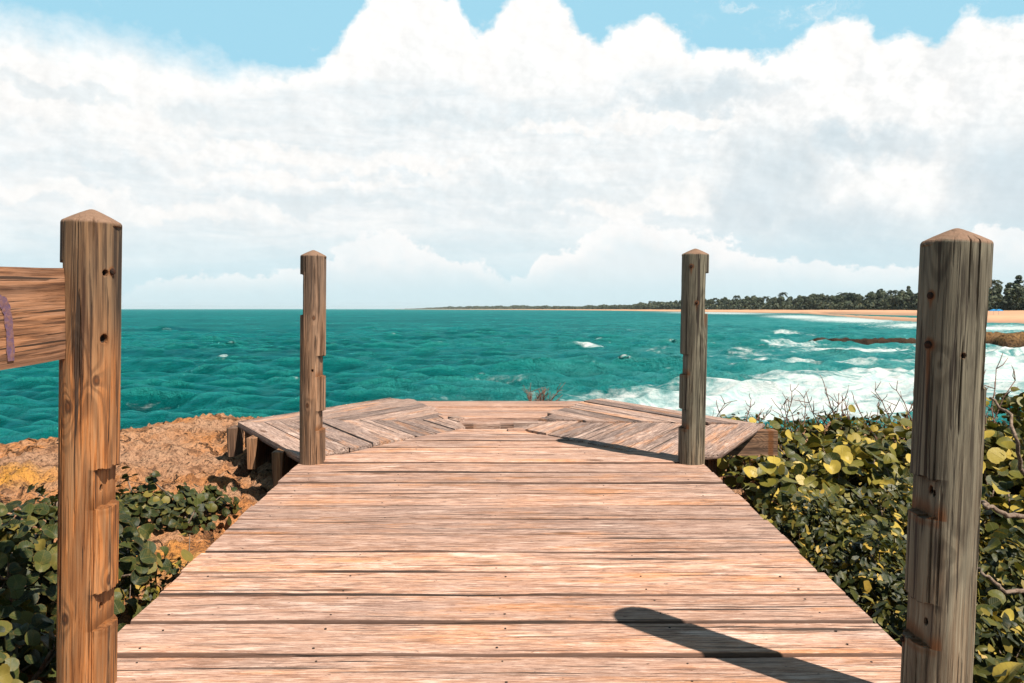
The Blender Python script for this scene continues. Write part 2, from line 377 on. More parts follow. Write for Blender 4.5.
# ------------------------------------------------------------------ world: sky and clouds
EXPO = 1.05
def build_world():
    W = bpy.data.worlds.new('World'); S.world = W; W.use_nodes = True
    W.node_tree.nodes.clear(); t = NT(W.node_tree)
    sky = t.new('ShaderNodeTexSky', sky_type='NISHITA', sun_disc=False)
    sky.sun_elevation = math.asin(SUN.z); sky.sun_rotation = math.atan2(SUN.x, SUN.y)
    sky.altitude = 0; sky.air_density = 1.0; sky.dust_density = .6; sky.ozone_density = 1.5
    d = t.new('ShaderNodeTexCoord').outputs['Generated']
    q = t.sep(d)
    az = t.m('ARCTAN2', q[0], q[1]); el = t.m('ARCSINE', q[2])
    def ang(px, py):
        v = ray(px, py); v = v / np.linalg.norm(v); return math.atan2(v[0], v[1]), math.asin(v[2])
    A0 = .66
    def curve(pts, emax):
        n = t.N.new('ShaderNodeFloatCurve'); cm = n.mapping; c = cm.curves[0]
        P = sorted((ang(x, y)) for x, y in pts)
        P = [((a + A0) / (2 * A0), e / emax) for a, e in P]
        P = [(0., P[0][1])] + P + [(1., P[-1][1])]
        while len(c.points) < len(P): c.points.new(.5, .5)
        for k, (a, b) in enumerate(P): c.points[k].location = (min(max(a, 0), 1), min(max(b, 0), 1)); c.points[k].handle_type = 'AUTO'
        cm.use_clip = True; cm.update()
        t.set(n.inputs['Value'], t.rng(az, -A0, A0, 0, 1, False)); return t.m('MULTIPLY', n.outputs[0], emax)
    # cloud coordinates: angles; banks of cloud one before the other, each with its own ragged top, lit crown and greyer base
    K = 2 ** -EXPO
    sc = lambda c, k=1.: tuple(K * k * v for v in c)
    P3 = t.comb(az, el, 0.)
    nz = lambda off, sx, sy, det=8, ro=.6, dist=0.: t.noise(t.vm('MULTIPLY', t.vm('ADD', P3, (off, off * .37, 0.)), (sx, sy, 1.)), 1., det, ro, dist)
    bil = nz(0., 15, 19, 10, .6); bilu = nz(-.007, 15, 19, 10, .6)
    crisp = nz(1.3, 42, 50, 8, .62); flat = nz(2.1, 3.4, 17, 8, .6, .5); flat2 = nz(4.3, 9, 44, 8, .64, .4); softn = nz(5.7, 6, 9, 4, .5)
    wob = t.vm('MULTIPLY', t.vm('SUBTRACT', t.noise(P3, 13, 9, .64, out=1), (.5, .5, .5)), (.15, .11, 0))
    PW = t.vm('ADD', P3, wob)
    ctr = lambda v: t.m('SUBTRACT', v, .5)
    def depth_below(pts, emax, a1, a2):       # how far (radians) a point lies under a bank's ragged top
        e = t.m('ADD', curve(pts, emax), t.m('ADD', t.m('MULTIPLY', ctr(bil), a1), t.m('MULTIPLY', ctr(crisp), a2)))
        return t.m('SUBTRACT', e, el)
    def blob(px, py, sx, sy, soft=.75):
        a, e = ang(px, py); v = t.vm('SUBTRACT', PW, (a, e, 0.)); v = t.vm('MULTIPLY', v, (F / sx, F / sy, 0.))
        return t.rng(t.vm('LENGTH', v), 1. + .5 * soft, 1. - .7 * soft, 0, 1)
    def union(lst):
        o = None
        for b in lst: o = b if o is None else t.m('MAXIMUM', o, b)
        return o
    relief = t.m('MULTIPLY', t.m('SUBTRACT', bil, bilu), 1.)     # crown facing the sun against its shaded side
    WHITE, PALE, GREY, BLUE, HZ = sc((1.04, 1.03, 1.01)), sc((.915, .925, .92)), sc((.76, .84, .875)), sc((.655, .76, .815)), sc((.62, .815, .885))
    # 1 rear towers
    d1 = depth_below([(-60, 0), (0, 2), (50, 5), (100, 12), (165, 28), (220, 50), (265, 60), (322, 58), (333, 42), (350, 22), (372, -4), (400, -20), (448, -14), (464, 8), (477, 26), (490, 20),
                 (504, 2), (520, -14), (545, -20), (562, -2), (578, 18), (596, 32), (610, 26), (630, 18), (655, 14), (676, 24), (688, 40), (727, 46), (757, 54), (790, 46), (806, 30), (835, 15), (862, 12),
                 (884, 32), (912, 27), (936, 34), (952, 22), (966, 8), (992, 14), (1024, 12), (1080, 0)], .5, .05, .035)
    soft = t.rng(az, -.42, -.2, .05, .013, True)
    mask = t.m('DIVIDE', d1, soft, clamp=True)
    behind = t.rng(t.m('ABSOLUTE', az), .8, 1.5, 0, 1)
    mask = t.m('MULTIPLY', mask, t.m('SUBTRACT', 1., t.m('MULTIPLY', behind, t.rng(bil, .3, .5, .6, 1.))))
    wisp = t.m('MULTIPLY', t.rng(t.noise(t.vm('MULTIPLY', PW, (9, 14, 1)), 1., 8, .66), .55, .76), t.rng(el, .42, .36))
    mask = t.m('MAXIMUM', mask, t.m('MULTIPLY', wisp, .75))
    col = t.mix(t.m('MULTIPLY', t.rng(d1, .02, .11), t.rng(bil, .6, .38, .1, .75)), WHITE, sc((.90, .925, .93)))
    # 2 flat grey veil below them, drawn out sideways
    d2 = depth_below([(-60, 84), (0, 88), (80, 92), (150, 96), (250, 86), (330, 78), (420, 70), (470, 80), (510, 92), (560, 86), (620, 70), (690, 60), (740, 74), (800, 110), (900, 120), (1024, 130), (1080, 130)], .5, .03, .018)
    veil = t.m('MULTIPLY', t.rng(d2, -.002, .018), t.rng(t.m('ADD', t.m('MULTIPLY', flat, .75), t.m('MULTIPLY', flat2, .25)), .70, .44, .22, 1.))
    col = t.mix(t.m('MULTIPLY', veil, .95), col, t.mix(t.rng(flat2, .30, .68), sc((.79, .86, .89)), sc((.93, .955, .96))))
    lit = union([blob(672, 122, 56, 12, .25), blob(640, 200, 80, 18, .3), blob(250, 150, 140, 10), blob(110, 205, 170, 10), blob(90, 110, 110, 22), blob(400, 160, 90, 7), blob(300, 178, 120, 6), blob(560, 120, 60, 6)])
    col = t.mix(t.m('MULTIPLY', lit, t.rng(bil, .3, .55, .5, 1.)), col, sc((1.0, .99, .97)))
    dk = union([blob(85, 165, 60, 8), blob(190, 108, 36, 12), blob(60, 92, 60, 7), blob(450, 112, 90, 9), blob(560, 190, 120, 10), blob(330, 200, 120, 8), blob(520, 215, 60, 10)])
    col = t.mix(t.m('MULTIPLY', dk, .62), col, GREY)
    # 3 large heap at the right: white crown, blue grey flank
    e3 = union([blob(850, 110, 110, 34, .12), blob(960, 110, 110, 60, .12), blob(800, 150, 84, 44, .12), blob(900, 190, 182, 60, .12)])
    heap = t.m('MULTIPLY', e3, .92)
    hc = t.mix(t.rng(bil, .40, .58), sc((.92, .935, .935)), WHITE)
    col = t.mix(heap, col, hc)
    fl = union([blob(770, 185, 56, 56, 1.), blob(742, 215, 34, 34, .8), blob(825, 226, 80, 28, 1.), blob(900, 250, 110, 22, 1.), blob(1005, 190, 50, 60, 1.), blob(700, 95, 80, 12), blob(870, 140, 60, 14, 1.)])
    col = t.mix(t.m('MULTIPLY', fl, t.rng(softn, .65, .35, .6, .92)), col, BLUE)
    # 4 lower bank with heaped tops, 5 pale blue air at the horizon
    air = t.rng(t.m('ADD', el, t.m('MULTIPLY', ctr(flat), .07)), .115, .03)
    col = t.mix(t.m('MULTIPLY', air, .8), col, HZ)
    d4 = depth_below([(-60, 286), (0, 290), (100, 290), (160, 282), (200, 274), (240, 276), (290, 268), (340, 250), (372, 236), (410, 240), (450, 254), (490, 264), (520, 276), (532, 264), (550, 250), (580, 236), (640, 220), (700, 232), (760, 250), (830, 262), (900, 268), (950, 246), (985, 226), (1024, 230), (1080, 230)], .2, .075, .05)
    bank = t.m('DIVIDE', d4, .006, clamp=True)
    bc = t.mix(t.rng(d4, .004, .05), sc((1.0, .995, .985)), sc((.82, .895, .92)))
    col = t.mix(t.m('MULTIPLY', bank, t.rng(softn, .3, .6, .6, 1.)), col, bc)
    col = t.mix(t.m('MULTIPLY', t.rng(el, .06, .012), .85), col, sc((.655, .835, .89)))
    tone = t.m('ADD', 1., t.m('MULTIPLY', relief, t.rng(el, .03, .2, .15, .55)))
    col = t.mix(1., col, t.comb(tone, tone, tone), 'MULTIPLY')
    skyc = t.mix(1., sky.outputs[0], (.028, .030, .024), 'MULTIPLY')       # Background strength times a slightly green blue
    hz = t.rng(el, .74, .42)
    skyc = t.mix(t.m('MULTIPLY', hz, .92), skyc, sc((.40, .75, .93)))
    fin = t.mix(mask, skyc, col)
    bg = t.new('ShaderNodeBackground', {'Color': fin, 'Strength': 1.0})
    o = t.N.new('ShaderNodeOutputWorld'); t.L.new(bg.outputs[0], o.inputs['Surface'])
build_world()
sl = bpy.data.lights.new('sun', 'SUN'); sl.energy = 5.0; sl.angle = math.radians(.53); sl.color = (1., .93, .82)
so = bpy.data.objects.new('sun', sl); link(so); so.location = (20, -20, 40)
so.rotation_euler = (-SUN).to_track_quat('-Z', 'Y').to_euler()

# ------------------------------------------------------------------ camera
cam = bpy.data.cameras.new('camera'); co = bpy.data.objects.new('camera', cam); link(co)
cam.sensor_width = 36; cam.lens = F / 1024 * 36; cam.clip_start = .02; cam.clip_end = 80000
co.location = (0, 0, H0); co.rotation_euler = (PI / 2 - PITCH, 0, 0)
S.camera = co

# ------------------------------------------------------------------ headland ground (one sheet, near)
def edge_y(x):
    xs = np.array([-60, -20, -9, -5.5, -4.2, -3.7, -3.3, -2.9, -2.4, -1.8, 0, 2, 4, 7, 12, 20, 40, 90])
    ys = np.array([-40, -6, 2.0, 4.6, 5.5, 5.85, 6.35, 6.85, 7.15, 7.3, 7.6, 8.6, 9.3, 9.5, 9.6, 10, 14, 40])
    return np.interp(x, xs, ys)
def ground_rel(x, y):
    n = fbm(x * .8, y * .8, 5, 3) - .5
    base = np.where(x < 0, -1.03, -1.03 - .38 * sstep(.4, 1.6, x))
    base = base - .05 * sstep(3.2, 1.6, y) * (x < 0) + .05 * sstep(5.2, 6.8, y) * (x < -1.5)
    z = base + n * .10
    z = z - .18 * sstep(.9, .2, np.abs(x)) - .16 * sstep(1.25, 1.05, np.abs(x)) * sstep(6.9, 6.5, y)
    e = edge_y(x) + (fbm(x * 1.3, y * 0 + 4, 4, 8) - .5) * .5
    dd = y - e
    drop = sstep(0, 3.6, dd + (fbm(x * 1.1, y * 1.1, 4, 21) - .5) * 1.2)
    z = z * (1 - drop) + (-H0 - 1.6) * drop
    z = z + (fbm(x * 5, y * 5, 5, 5) - .5) * .075 + np.maximum(fbm(x * 13, y * 13, 3, 6) - .5, 0) * .16 - np.maximum(fbm(x * 7, y * 7, 3, 16) - .58, 0) * .35 + np.maximum(fbm(x * 19, y * 19, 2, 26) - .6, 0) * .11
    return z, dd
def build_ground():
    def axis(lo, hi, a, b, fine, ratio):
        mid = np.arange(a, b, fine); left = [a]; s = fine
        while left[-1] > lo: s *= ratio; left.append(left[-1] - s)
        right = [b]; s = fine
        while right[-1] < hi: s *= ratio; right.append(right[-1] + s)
        return np.concatenate([np.array(left[:0:-1]), mid, np.array(right)])
    xs = axis(-70, 90, -4.6, 4.6, .026, 1.12); ys = axis(-60, 60, 1.6, 8.0, .026, 1.12)
    X, Y = np.meshgrid(xs, ys); Z, dd = ground_rel(X, Y)
    o1 = sstep(.62, .1, np.hypot((X + 3.2) / 1.1, (Y - 4.75) / .62)); o2 = sstep(.9, .1, np.hypot((X + 1.45) / .4, (Y - 3.15) / .5)) * .7
    b = MB(); b.add(np.stack([X, Y, Z + H0], -1).reshape(-1, 3), grid_faces(*X.shape), ochre=np.maximum(o1, o2).ravel(), wet=sstep(-2.6, -3.4, Z).ravel())
    tag(b.build('ground', M['rock'], smooth=True), kind='structure')
build_ground()

# ------------------------------------------------------------------ sea (one sheet to the horizon)
def px_of(X, Y): return 512 + F * X / Y, 309 + F * H0 / Y
def build_sea():
    rows = np.concatenate([np.arange(330, 110, -1.), np.arange(110, 40, -.4), np.arange(40, 3, -.17), np.geomspace(3, .14, 50)])
    r = F * H0 / rows
    a = np.radians(np.concatenate([np.arange(-180, -46, 2.), np.arange(-46, 46, .085), np.arange(46, 180.1, 2.)]))
    R, A = np.meshgrid(r, a, indexing='ij')
    X = R * np.sin(A); Y = R * np.cos(A)
    dr = np.gradient(r)[:, None] * np.ones_like(A); da = np.gradient(a)[None, :] * R
    cell = np.maximum(np.abs(dr) * .8, np.abs(da))
    Z = np.zeros_like(X); DX = np.zeros_like(X); DY = np.zeros_like(X); J = np.zeros_like(X)
    g = np.random.default_rng(5)
    for i in range(64):
        lam = .95 * (15 / .95) ** (i / 63.)
        lam *= g.uniform(.9, 1.1)
        th = g.normal(0.10, .40 if lam < 4 else .26)
        k = 2 * PI / lam; kx, ky = math.sin(th) * k, -math.cos(th) * k
        amp = .0235 * lam ** .60 * (1. if lam < 3.5 else (3.5 / lam) ** .8) * g.uniform(.5, 1.4)
        fade = np.clip((lam / cell - 1.6) / 2.2, 0, 1)
        mod = .55 + .9 * fbm(X / (lam * 5), Y / (lam * 3), 2, 40 + i)
        ph = kx * X + ky * Y + g.uniform(0, 6.28)
        aa = amp * fade * mod
        Z += aa * np.sin(ph); c = aa * np.cos(ph)
        DX += .8 * c * math.sin(th); DY -= .8 * c * math.cos(th); J += aa * k * np.sin(ph)
    PX, PY = 512 + F * X / np.maximum(Y, .5), 309 + F * H0 / np.maximum(Y, .5)
    front = Y > 2
    foam = np.zeros_like(X)
    # breakers and caps that stand up: (px, py, half length m, height, half width m)
    for bx, by, L, h, w, fo in [(450, 393, 3.0, .38, .7, .12), (512, 388, 3.4, .42, .8, .22), (590, 350, 1.7, .5, 1.0, .8), (540, 350, 3.0, .3, 1.5, .0), (225, 358, 1.0, .2, .6, .75), (200, 372, 7, .35, 1.8, 0),
                                (350, 372, 5, .35, 1.6, 0), (775, 347, 2.2, .28, 1.1, .75), (660, 362, 5, .3, 1.5, .1), (700, 370, 7, .4, 1.6, .15), (790, 336, 4, .35, 2.5, .6), (860, 384, 6, .45, 1.5, 1.),
                                (130, 398, 4, .3, 1.2, 0), (410, 395, 2.5, .35, .8, .1), (160, 331, 6, .5, 2, .35), (330, 325, 6, .5, 2, .2), (640, 333, 6, .5, 2, .3)]:
        x0, y0, _ = at_z(bx, by, -H0); u = (X - x0) / L; wob = .35 * np.sin((X - x0) * 1.7 / L * 2) * w
        v = (Y - y0 + wob + .12 * (X - x0)) / w
        prof = np.where(v < 0, np.exp(-(v * 1.7) ** 2), np.exp(-(v * .75) ** 2)) * np.exp(-u ** 4)
        Z += h * prof; DY -= .45 * h * prof
        foam = np.maximum(foam, fo * np.exp(-u ** 2 * 1.4) * np.exp(-((v + .15) * 1.3) ** 2))
    crest = np.clip((J - .85) * 1.1, 0, 1) * sstep(40, 14, PY - 309 - 60)
    foam = np.maximum(foam, crest * .55 * front)
    def E(cx, cy, sx, sy, s, tilt=0.):
        q = np.hypot((PX - cx) / sx, (PY - cy - tilt * (PX - cx)) / sy); return s * np.exp(-q ** 1.7) * front
    for e in [(690, 405, 120, 11, 1.0, -.04), (800, 412, 170, 12, 1.1, 0), (800, 398, 150, 16, 1.2, -.05), (905, 390, 90, 17, 1.2, 0), (1010, 376, 70, 26, 1.15, 0), (620, 405, 80, 9, .7, 0), (1050, 350, 90, 8, .8, 0), (870, 352, 80, 3, .9, 0), (800, 347, 50, 3, .55, 0), (840, 366, 110, 3, .72, -.02), (760, 362, 60, 2.5, .5, 0), (830, 377, 130, 3, .7, -.02),
              (740, 381, 60, 3, .5, 0), (745, 356, 60, 5, .42, 0), (560, 408, 110, 8, .45, 0), (660, 352, 50, 3, .3, 0), (720, 313, 70, 1.6, .75, .012), (800, 317, 40, 2.2, .9, .02), (850, 320, 60, 3.4, .95, .03), (930, 326, 60, 4, .9, 0), (1010, 329, 60, 3.5, .95, 0),
              (1000, 341, 60, 3, .5, 0), (600, 396, 60, 6, .35, 0), (480, 405, 60, 6, .3, 0), (90, 405, 160, 6, .2, .0), (950, 345, 60, 4, .7, 0)]:
        foam = np.maximum(foam, E(*e))
    foam = np.clip(foam * 1.08 + .12 * (fbm(X / 9, Y / 3, 3, 77) - .45) * front, 0, 1.1)
    shal = np.maximum.reduce([E(840, 380, 260, 55, 1.), E(1010, 345, 200, 40, 1.), E(600, 405, 160, 22, .7), E(820, 322, 170, 8, .8)])
    shal = np.clip(shal, 0, 1)
    V = np.stack([X + DX, Y + DY, Z], -1).reshape(-1, 3)
    b = MB(); b.add(V, grid_faces(*X.shape)[:, ::-1], foam=foam.ravel(), shallow=shal.ravel(), crest=np.clip(J, -1, 1.5).ravel())
    tag(b.build('sea', M['sea'], smooth=True), kind='structure')
build_sea()

# ------------------------------------------------------------------ far shore
SH_PX = np.array([395, 430, 470, 520, 560, 600, 650, 700, 760, 800, 830, 870, 920, 990, 1024, 1100, 1300, 1600])
SH_Y = np.array([9000, 6000, 4300, 3200, 2500, 1900, 1250, 930, 740, 620, 420, 275, 210, 188, 181, 165, 120, 80.])
TR_Y = np.array([9200, 6300, 4700, 3600, 2850, 2200, 1520, 1120, 900, 800, 720, 640, 560, 400, 380, 340, 260, 190.])
def shore(px): return np.exp(np.interp(px, SH_PX, np.log(SH_Y)))
def treeln(px): return np.exp(np.interp(px, SH_PX, np.log(TR_Y)))
def land_h(px, Y):
    s, tr = shore(px), treeln(px); u = (Y - s) / (tr - s)
    h = np.where(u < 0, np.maximum(u * 6, -2), 1.5 * sstep(0, .25, u) + 1.2 * sstep(.6, 1., u) + .6 * sstep(1, 1.4, u))
    lag = sstep(806, 830, px) * sstep(985, 945, px); lag = lag * sstep(.12, .2, u) * sstep(.66, .5, u)
    return h - lag * 2.6, u
def build_land():
    px = np.concatenate([np.arange(395, 800, 1.5), np.arange(800, 1030, .75), np.arange(1030, 1600, 6)])
    u = np.concatenate([np.linspace(-.12, 1.05, 90), np.geomspace(1.08, 3.2, 25)])
    U, P = np.meshgrid(u, px, indexing='ij')
    Y = shore(P) + U * (treeln(P) - shore(P)); Y = np.maximum(Y, shore(P) * .6)
    h, uu = land_h(P, Y); X = (P - 512) * Y / F
    h = h + (fbm(X * .05, Y * .05, 4, 9) - .5) * .5 * (uu > 0)
    lowb = sstep(.16, .02, uu); lag = sstep(800, 830, P) * sstep(990, 945, P) * sstep(.09, .16, uu) * sstep(.72, .58, uu)
    b = MB(); b.add(np.stack([X, Y, h], -1).reshape(-1, 3), grid_faces(*X.shape)[:, ::-1] if False else grid_faces(*X.shape), wet=np.clip(np.maximum(lowb * .8, lag * .5), 0, 1).ravel(), scrub=sstep(.97, 1.03, uu).ravel())
    tag(b.build('beach', M['sand'], smooth=True), kind='structure')
build_land()

# ------------------------------------------------------------------ leaves
def leaf_template(n=12, round_=True, w=1., cup=.18, fold=.25):
    a = np.arange(n) * 2 * PI / n
    ox, oy = np.sin(a), np.cos(a)
    if round_: k = 1 - .16 * np.exp(-((a - PI) / .35) ** 2); ox, oy = ox * k * w, oy * k * .94
    else: ox = ox * w * (1 - .25 * oy)
    V = [(0, 0, 0)] + [(x * .55, y * .55, 0) for x, y in zip(ox, oy)] + [(x, y, 0) for x, y in zip(ox, oy)]
    V = np.array(V, float); V[:, 2] = fold * np.abs(V[:, 0]) - cup * (V[:, 1] ** 2) 
    Fc = [(0, 1 + k, 1 + (k + 1) % n) for k in range(n)] + [(1 + k, 1 + n + k, 1 + n + (k + 1) % n, 1 + (k + 1) % n) for k in range(n)]
    return V, Fc
T_ROUND = leaf_template(12); T_SMALL = leaf_template(6, False, .5, .12, .25)
T_CLUMP = (np.array([(-1, -.35, 0), (0, -1, .2), (1, -.3, 0), (.55, .7, -.15), (-.5, .8, .1)], float), [(0, 1, 2, 3, 4)])
def put_leaves(b, P, Nn, size, tmpl, rng, rnd=None, updir=(0, 0, 1.)):
    V, Fc = tmpl; n = len(P)
    Nn = Nn / (np.linalg.norm(Nn, axis=1, keepdims=True) + 1e-9)
    ref = np.array(updir) + rng.normal(0, .7, (n, 3))
    T = ref - Nn * (ref * Nn).sum(1, keepdims=True); T /= np.linalg.norm(T, axis=1, keepdims=True) + 1e-9
    B = np.cross(T, Nn)
    bend = rng.uniform(-.8, 2.3, n)[:, None, None]
    L = np.repeat(V[None], n, 0); L = np.concatenate([L[:, :, :2], L[:, :, 2:] * bend], 2) * size[:, None, None]
    W = P[:, None, :] + L[:, :, :1] * B[:, None] + L[:, :, 1:2] * T[:, None] + L[:, :, 2:] * Nn[:, None]
    m = len(V); rnd = rng.random(n) if rnd is None else rnd
    luv = np.concatenate([np.repeat(V[None, :, :2], n, 0), np.repeat(rnd[:, None, None], m, 1)], 2)
    by = {}
    for q in Fc: by.setdefault(len(q), []).append(q)
    first = True
    for k, qs in by.items():
        f = (np.array(qs)[None] + (np.arange(n) * m)[:, None, None]).reshape(-1, k)
        if first: b.add(W.reshape(-1, 3), f, luv=luv.reshape(-1, 3)); base = b.n - n * m; first = False
        else: b.f.append(f + base)

def shrub(name, x, y, top, ground, rx, ry, n, lsize, tmpl, mat, label, cat, group, seed, stems=9, small=False, sticks=0, avoid=True):
    """rounded shrub: stems that fork from the base and leaves carried on and around their ends"""
    rng = np.random.default_rng(seed)
    root = empty(name, (x, y, H0 + ground)); tag(root, label, cat, group)
    hh = top - ground; fb, sb = MB(), MB()
    tips = []
    for k in range(stems):
        a = 2 * PI * (k + rng.random()) / stems; rr = math.sqrt(rng.random()) * .95
        tip = np.array([math.cos(a) * rx * rr, math.sin(a) * ry * rr, hh * (1.0 - .5 * rr ** 2) * rng.uniform(.8, 1.02)])
        b0 = np.array([math.cos(a) * .06, math.sin(a) * .06, -.05])
        mid = b0 * .4 + tip * .6 + np.array([*rng.normal(0, .05, 2), -.08 + rng.normal(0, .03)])
        tt = np.linspace(0, 1, 6)[:, None]
        pts = (1 - tt) ** 2 * b0 + 2 * tt * (1 - tt) * mid + tt ** 2 * tip
        r0 = (.006 if small else .011) * rng.uniform(.7, 1.2)
        sb.tube(pts, np.linspace(r0, r0 * .35, 6), 5)
        for j in range(3):
            q = pts[2 + j]; e = q + np.array([*rng.normal(0, .13, 2) * (rx / .5), abs(rng.normal(.08, .05))])
            sb.tube(np.stack([q, (q + e) / 2 + rng.normal(0, .012, 3), e]), [r0 * .5, r0 * .4, r0 * .22], 4); tips.append(e)
        tips.append(tip)
    # leaves through the crown: mostly its outer third, uneven, in clumps around tips
    a = rng.random(n) * 2 * PI; cz = rng.random(n) ** .75
    rad = rng.uniform(.62, 1.05, n) ** .8; st = np.sqrt(np.clip(1 - (cz * .98) ** 2, 0, 1))
    lump = 1 + .22 * np.sin(a * 3 + seed) + .14 * np.sin(a * 7 + seed * 2.1 + cz * 5)
    P = np.stack([np.cos(a) * st * rx * rad * lump, np.sin(a) * st * ry * rad * lump, cz * hh * rad * (1 + .12 * np.sin(a * 5 + seed) + rng.normal(0, .05, n))], -1)
    tips = np.array(tips); pick = rng.random(n) < .45
    P[pick] = tips[rng.integers(0, len(tips), pick.sum())] + rng.normal(0, lsize * .9, (pick.sum(), 3))
    P[:, 2] = np.maximum(P[:, 2], .02)
    Nn = np.stack([P[:, 0] / rx, P[:, 1] / ry, P[:, 2] / hh * .8 + .15], -1) + rng.normal(0, .55, (n, 3)) + np.array([.25, -.35, .25])
    size = lsize * rng.uniform(.55, 1.12, n)
    if avoid:   # the walkway is solid: no leaf through its boards
        wx, wy, wz = P[:, 0] + x, P[:, 1] + y, P[:, 2] + ground
        half = size * (.75 if small else .95)
        inside = (wx > -1.04 - .016 * wy - half) & (wx < 1.06 - .016 * wy + half) & (wy < 5.0)
        wing = (np.abs(wx) < 1.06 + .8 * (1 - np.abs(wy - 5.35) / 1.3) + half) & (np.abs(wy - 5.35) < 1.35 + half)
        keep = ~(inside | wing)
        P, Nn, size = P[keep], Nn[keep], size[keep]
    put_leaves(fb, P, Nn, size, tmpl, rng)
    fb.build('foliage', mat, root, smooth=True)
    sb.build('stems', M['bark'], root, smooth=True)
    return root

# left side: dark sea grapes
LG = 'sea grape shrubs left of the boardwalk'
left = [
 ('dark sea grape shrub with broad round leaves left of the railed post', -1.62, 2.62, -.68, -1.07, .46, .46, 1050, .027),
 ('low spreading sea grape shrub on the orange rock between railed post and boardwalk edge', -1.84, 3.86, -.89, -1.06, .54, .33, 950, .024),
 ('dark sea grape shrub at the bottom left corner below the rail', -1.42, 2.02, -.80, -1.08, .34, .40, 900, .027),
 ('dark round leaved shrub touching the left photo edge under the rail', -2.25, 2.85, -.74, -1.07, .50, .5, 980, .027),
]
for i, (lb, x, y, tp, gz, rx, ry, n, ls) in enumerate(left):
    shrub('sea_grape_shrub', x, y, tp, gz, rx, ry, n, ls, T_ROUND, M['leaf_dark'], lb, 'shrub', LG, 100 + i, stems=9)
shrub('small_leaf_shrub', -1.30, 2.92, -.965, -1.08, .17, .22, 420, .0165, T_SMALL, M['leaf_small'], 'tiny grey green bushy plant against the left edge of the boardwalk', 'shrub', None, 140, stems=7, small=True)

# right side
RGp = 'sea grape shrubs right of the boardwalk'
right = [
 ('olive sea grape shrub right beside the base of the far right post', 1.42, 4.32, -.86, -1.34, .36, .40, 520, .044),
 ('olive sea grape shrub just right of the sawn beam end', 2.05, 4.72, -.84, -1.36, .50, .48, 560, .048),
 ('sunlit sea grape shrub in the middle of the thicket right of the boardwalk', 2.62, 5.05, -.80, -1.38, .52, .50, 560, .048),
 ('sea grape shrub on the seaward rim straight behind the sawn beam end', 1.95, 6.0, -.88, -1.38, .55, .60, 520, .044),
 ('sea grape shrub on the seaward rim left of the near right post', 2.85, 6.2, -.84, -1.40, .62, .62, 560, .045),
 ('yellowish sea grape shrub directly behind the near right post', 3.15, 4.9, -.66, -1.40, .55, .55, 560, .05),
 ('tall sea grape shrub on the rim at the right photo edge', 3.75, 5.6, -.56, -1.40, .62, .62, 620, .047),
 ('sea grape shrub with bare stems right of the near right post, halfway up it', 2.42, 3.55, -.78, -1.38, .46, .46, 470, .05),
 ('small sea grape shrub amid the tiny leaved shrubs, nearer one by the boardwalk', 1.72, 2.78, -.90, -1.36, .30, .32, 260, .034),
 ('small sea grape shrub amid the tiny leaved shrubs, just short of the sawn beam end', 1.66, 3.55, -.87, -1.36, .32, .32, 280, .036),
 ('low sea grape shrub at the bottom right corner', 1.62, 2.25, -.98, -1.36, .36, .40, 360, .05),
]
for i, (lb, x, y, tp, gz, rx, ry, n, ls) in enumerate(right):
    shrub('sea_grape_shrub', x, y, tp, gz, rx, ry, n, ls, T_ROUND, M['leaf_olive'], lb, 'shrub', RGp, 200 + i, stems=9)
SGp = 'small leaved shrubs along the right edge of the boardwalk'
small = [
 ('dense small leaved shrub against the boardwalk, first one beyond the near right post', 1.40, 2.55, -.92, -1.36, .34, .38, 1900, .025),
 ('dense small leaved shrub against the middle of the right boardwalk edge', 1.42, 3.12, -.88, -1.36, .36, .40, 1900, .025),
 ('dense small leaved shrub against the boardwalk just short of the far right post', 1.45, 3.72, -.88, -1.35, .36, .36, 1750, .025),
 ('dense small leaved shrub away from the boardwalk, touching the near right post in view', 1.98, 3.05, -.86, -1.37, .38, .42, 1900, .026),
 ('dense small leaved shrub in front of the sunlit sea grapes, away from the boardwalk', 2.02, 3.88, -.84, -1.37, .40, .40, 1800, .026),
 ('small leaved shrub at the foot of the near right post', 1.30, 1.95, -1.0, -1.36, .28, .34, 1400, .023),
]
for i, (lb, x, y, tp, gz, rx, ry, n, ls) in enumerate(small):
    shrub('small_leaf_shrub', x, y, tp, gz, rx, ry, n, ls, T_SMALL, M['leaf_small'], lb, 'shrub', SGp, 300 + i, stems=12, small=True)
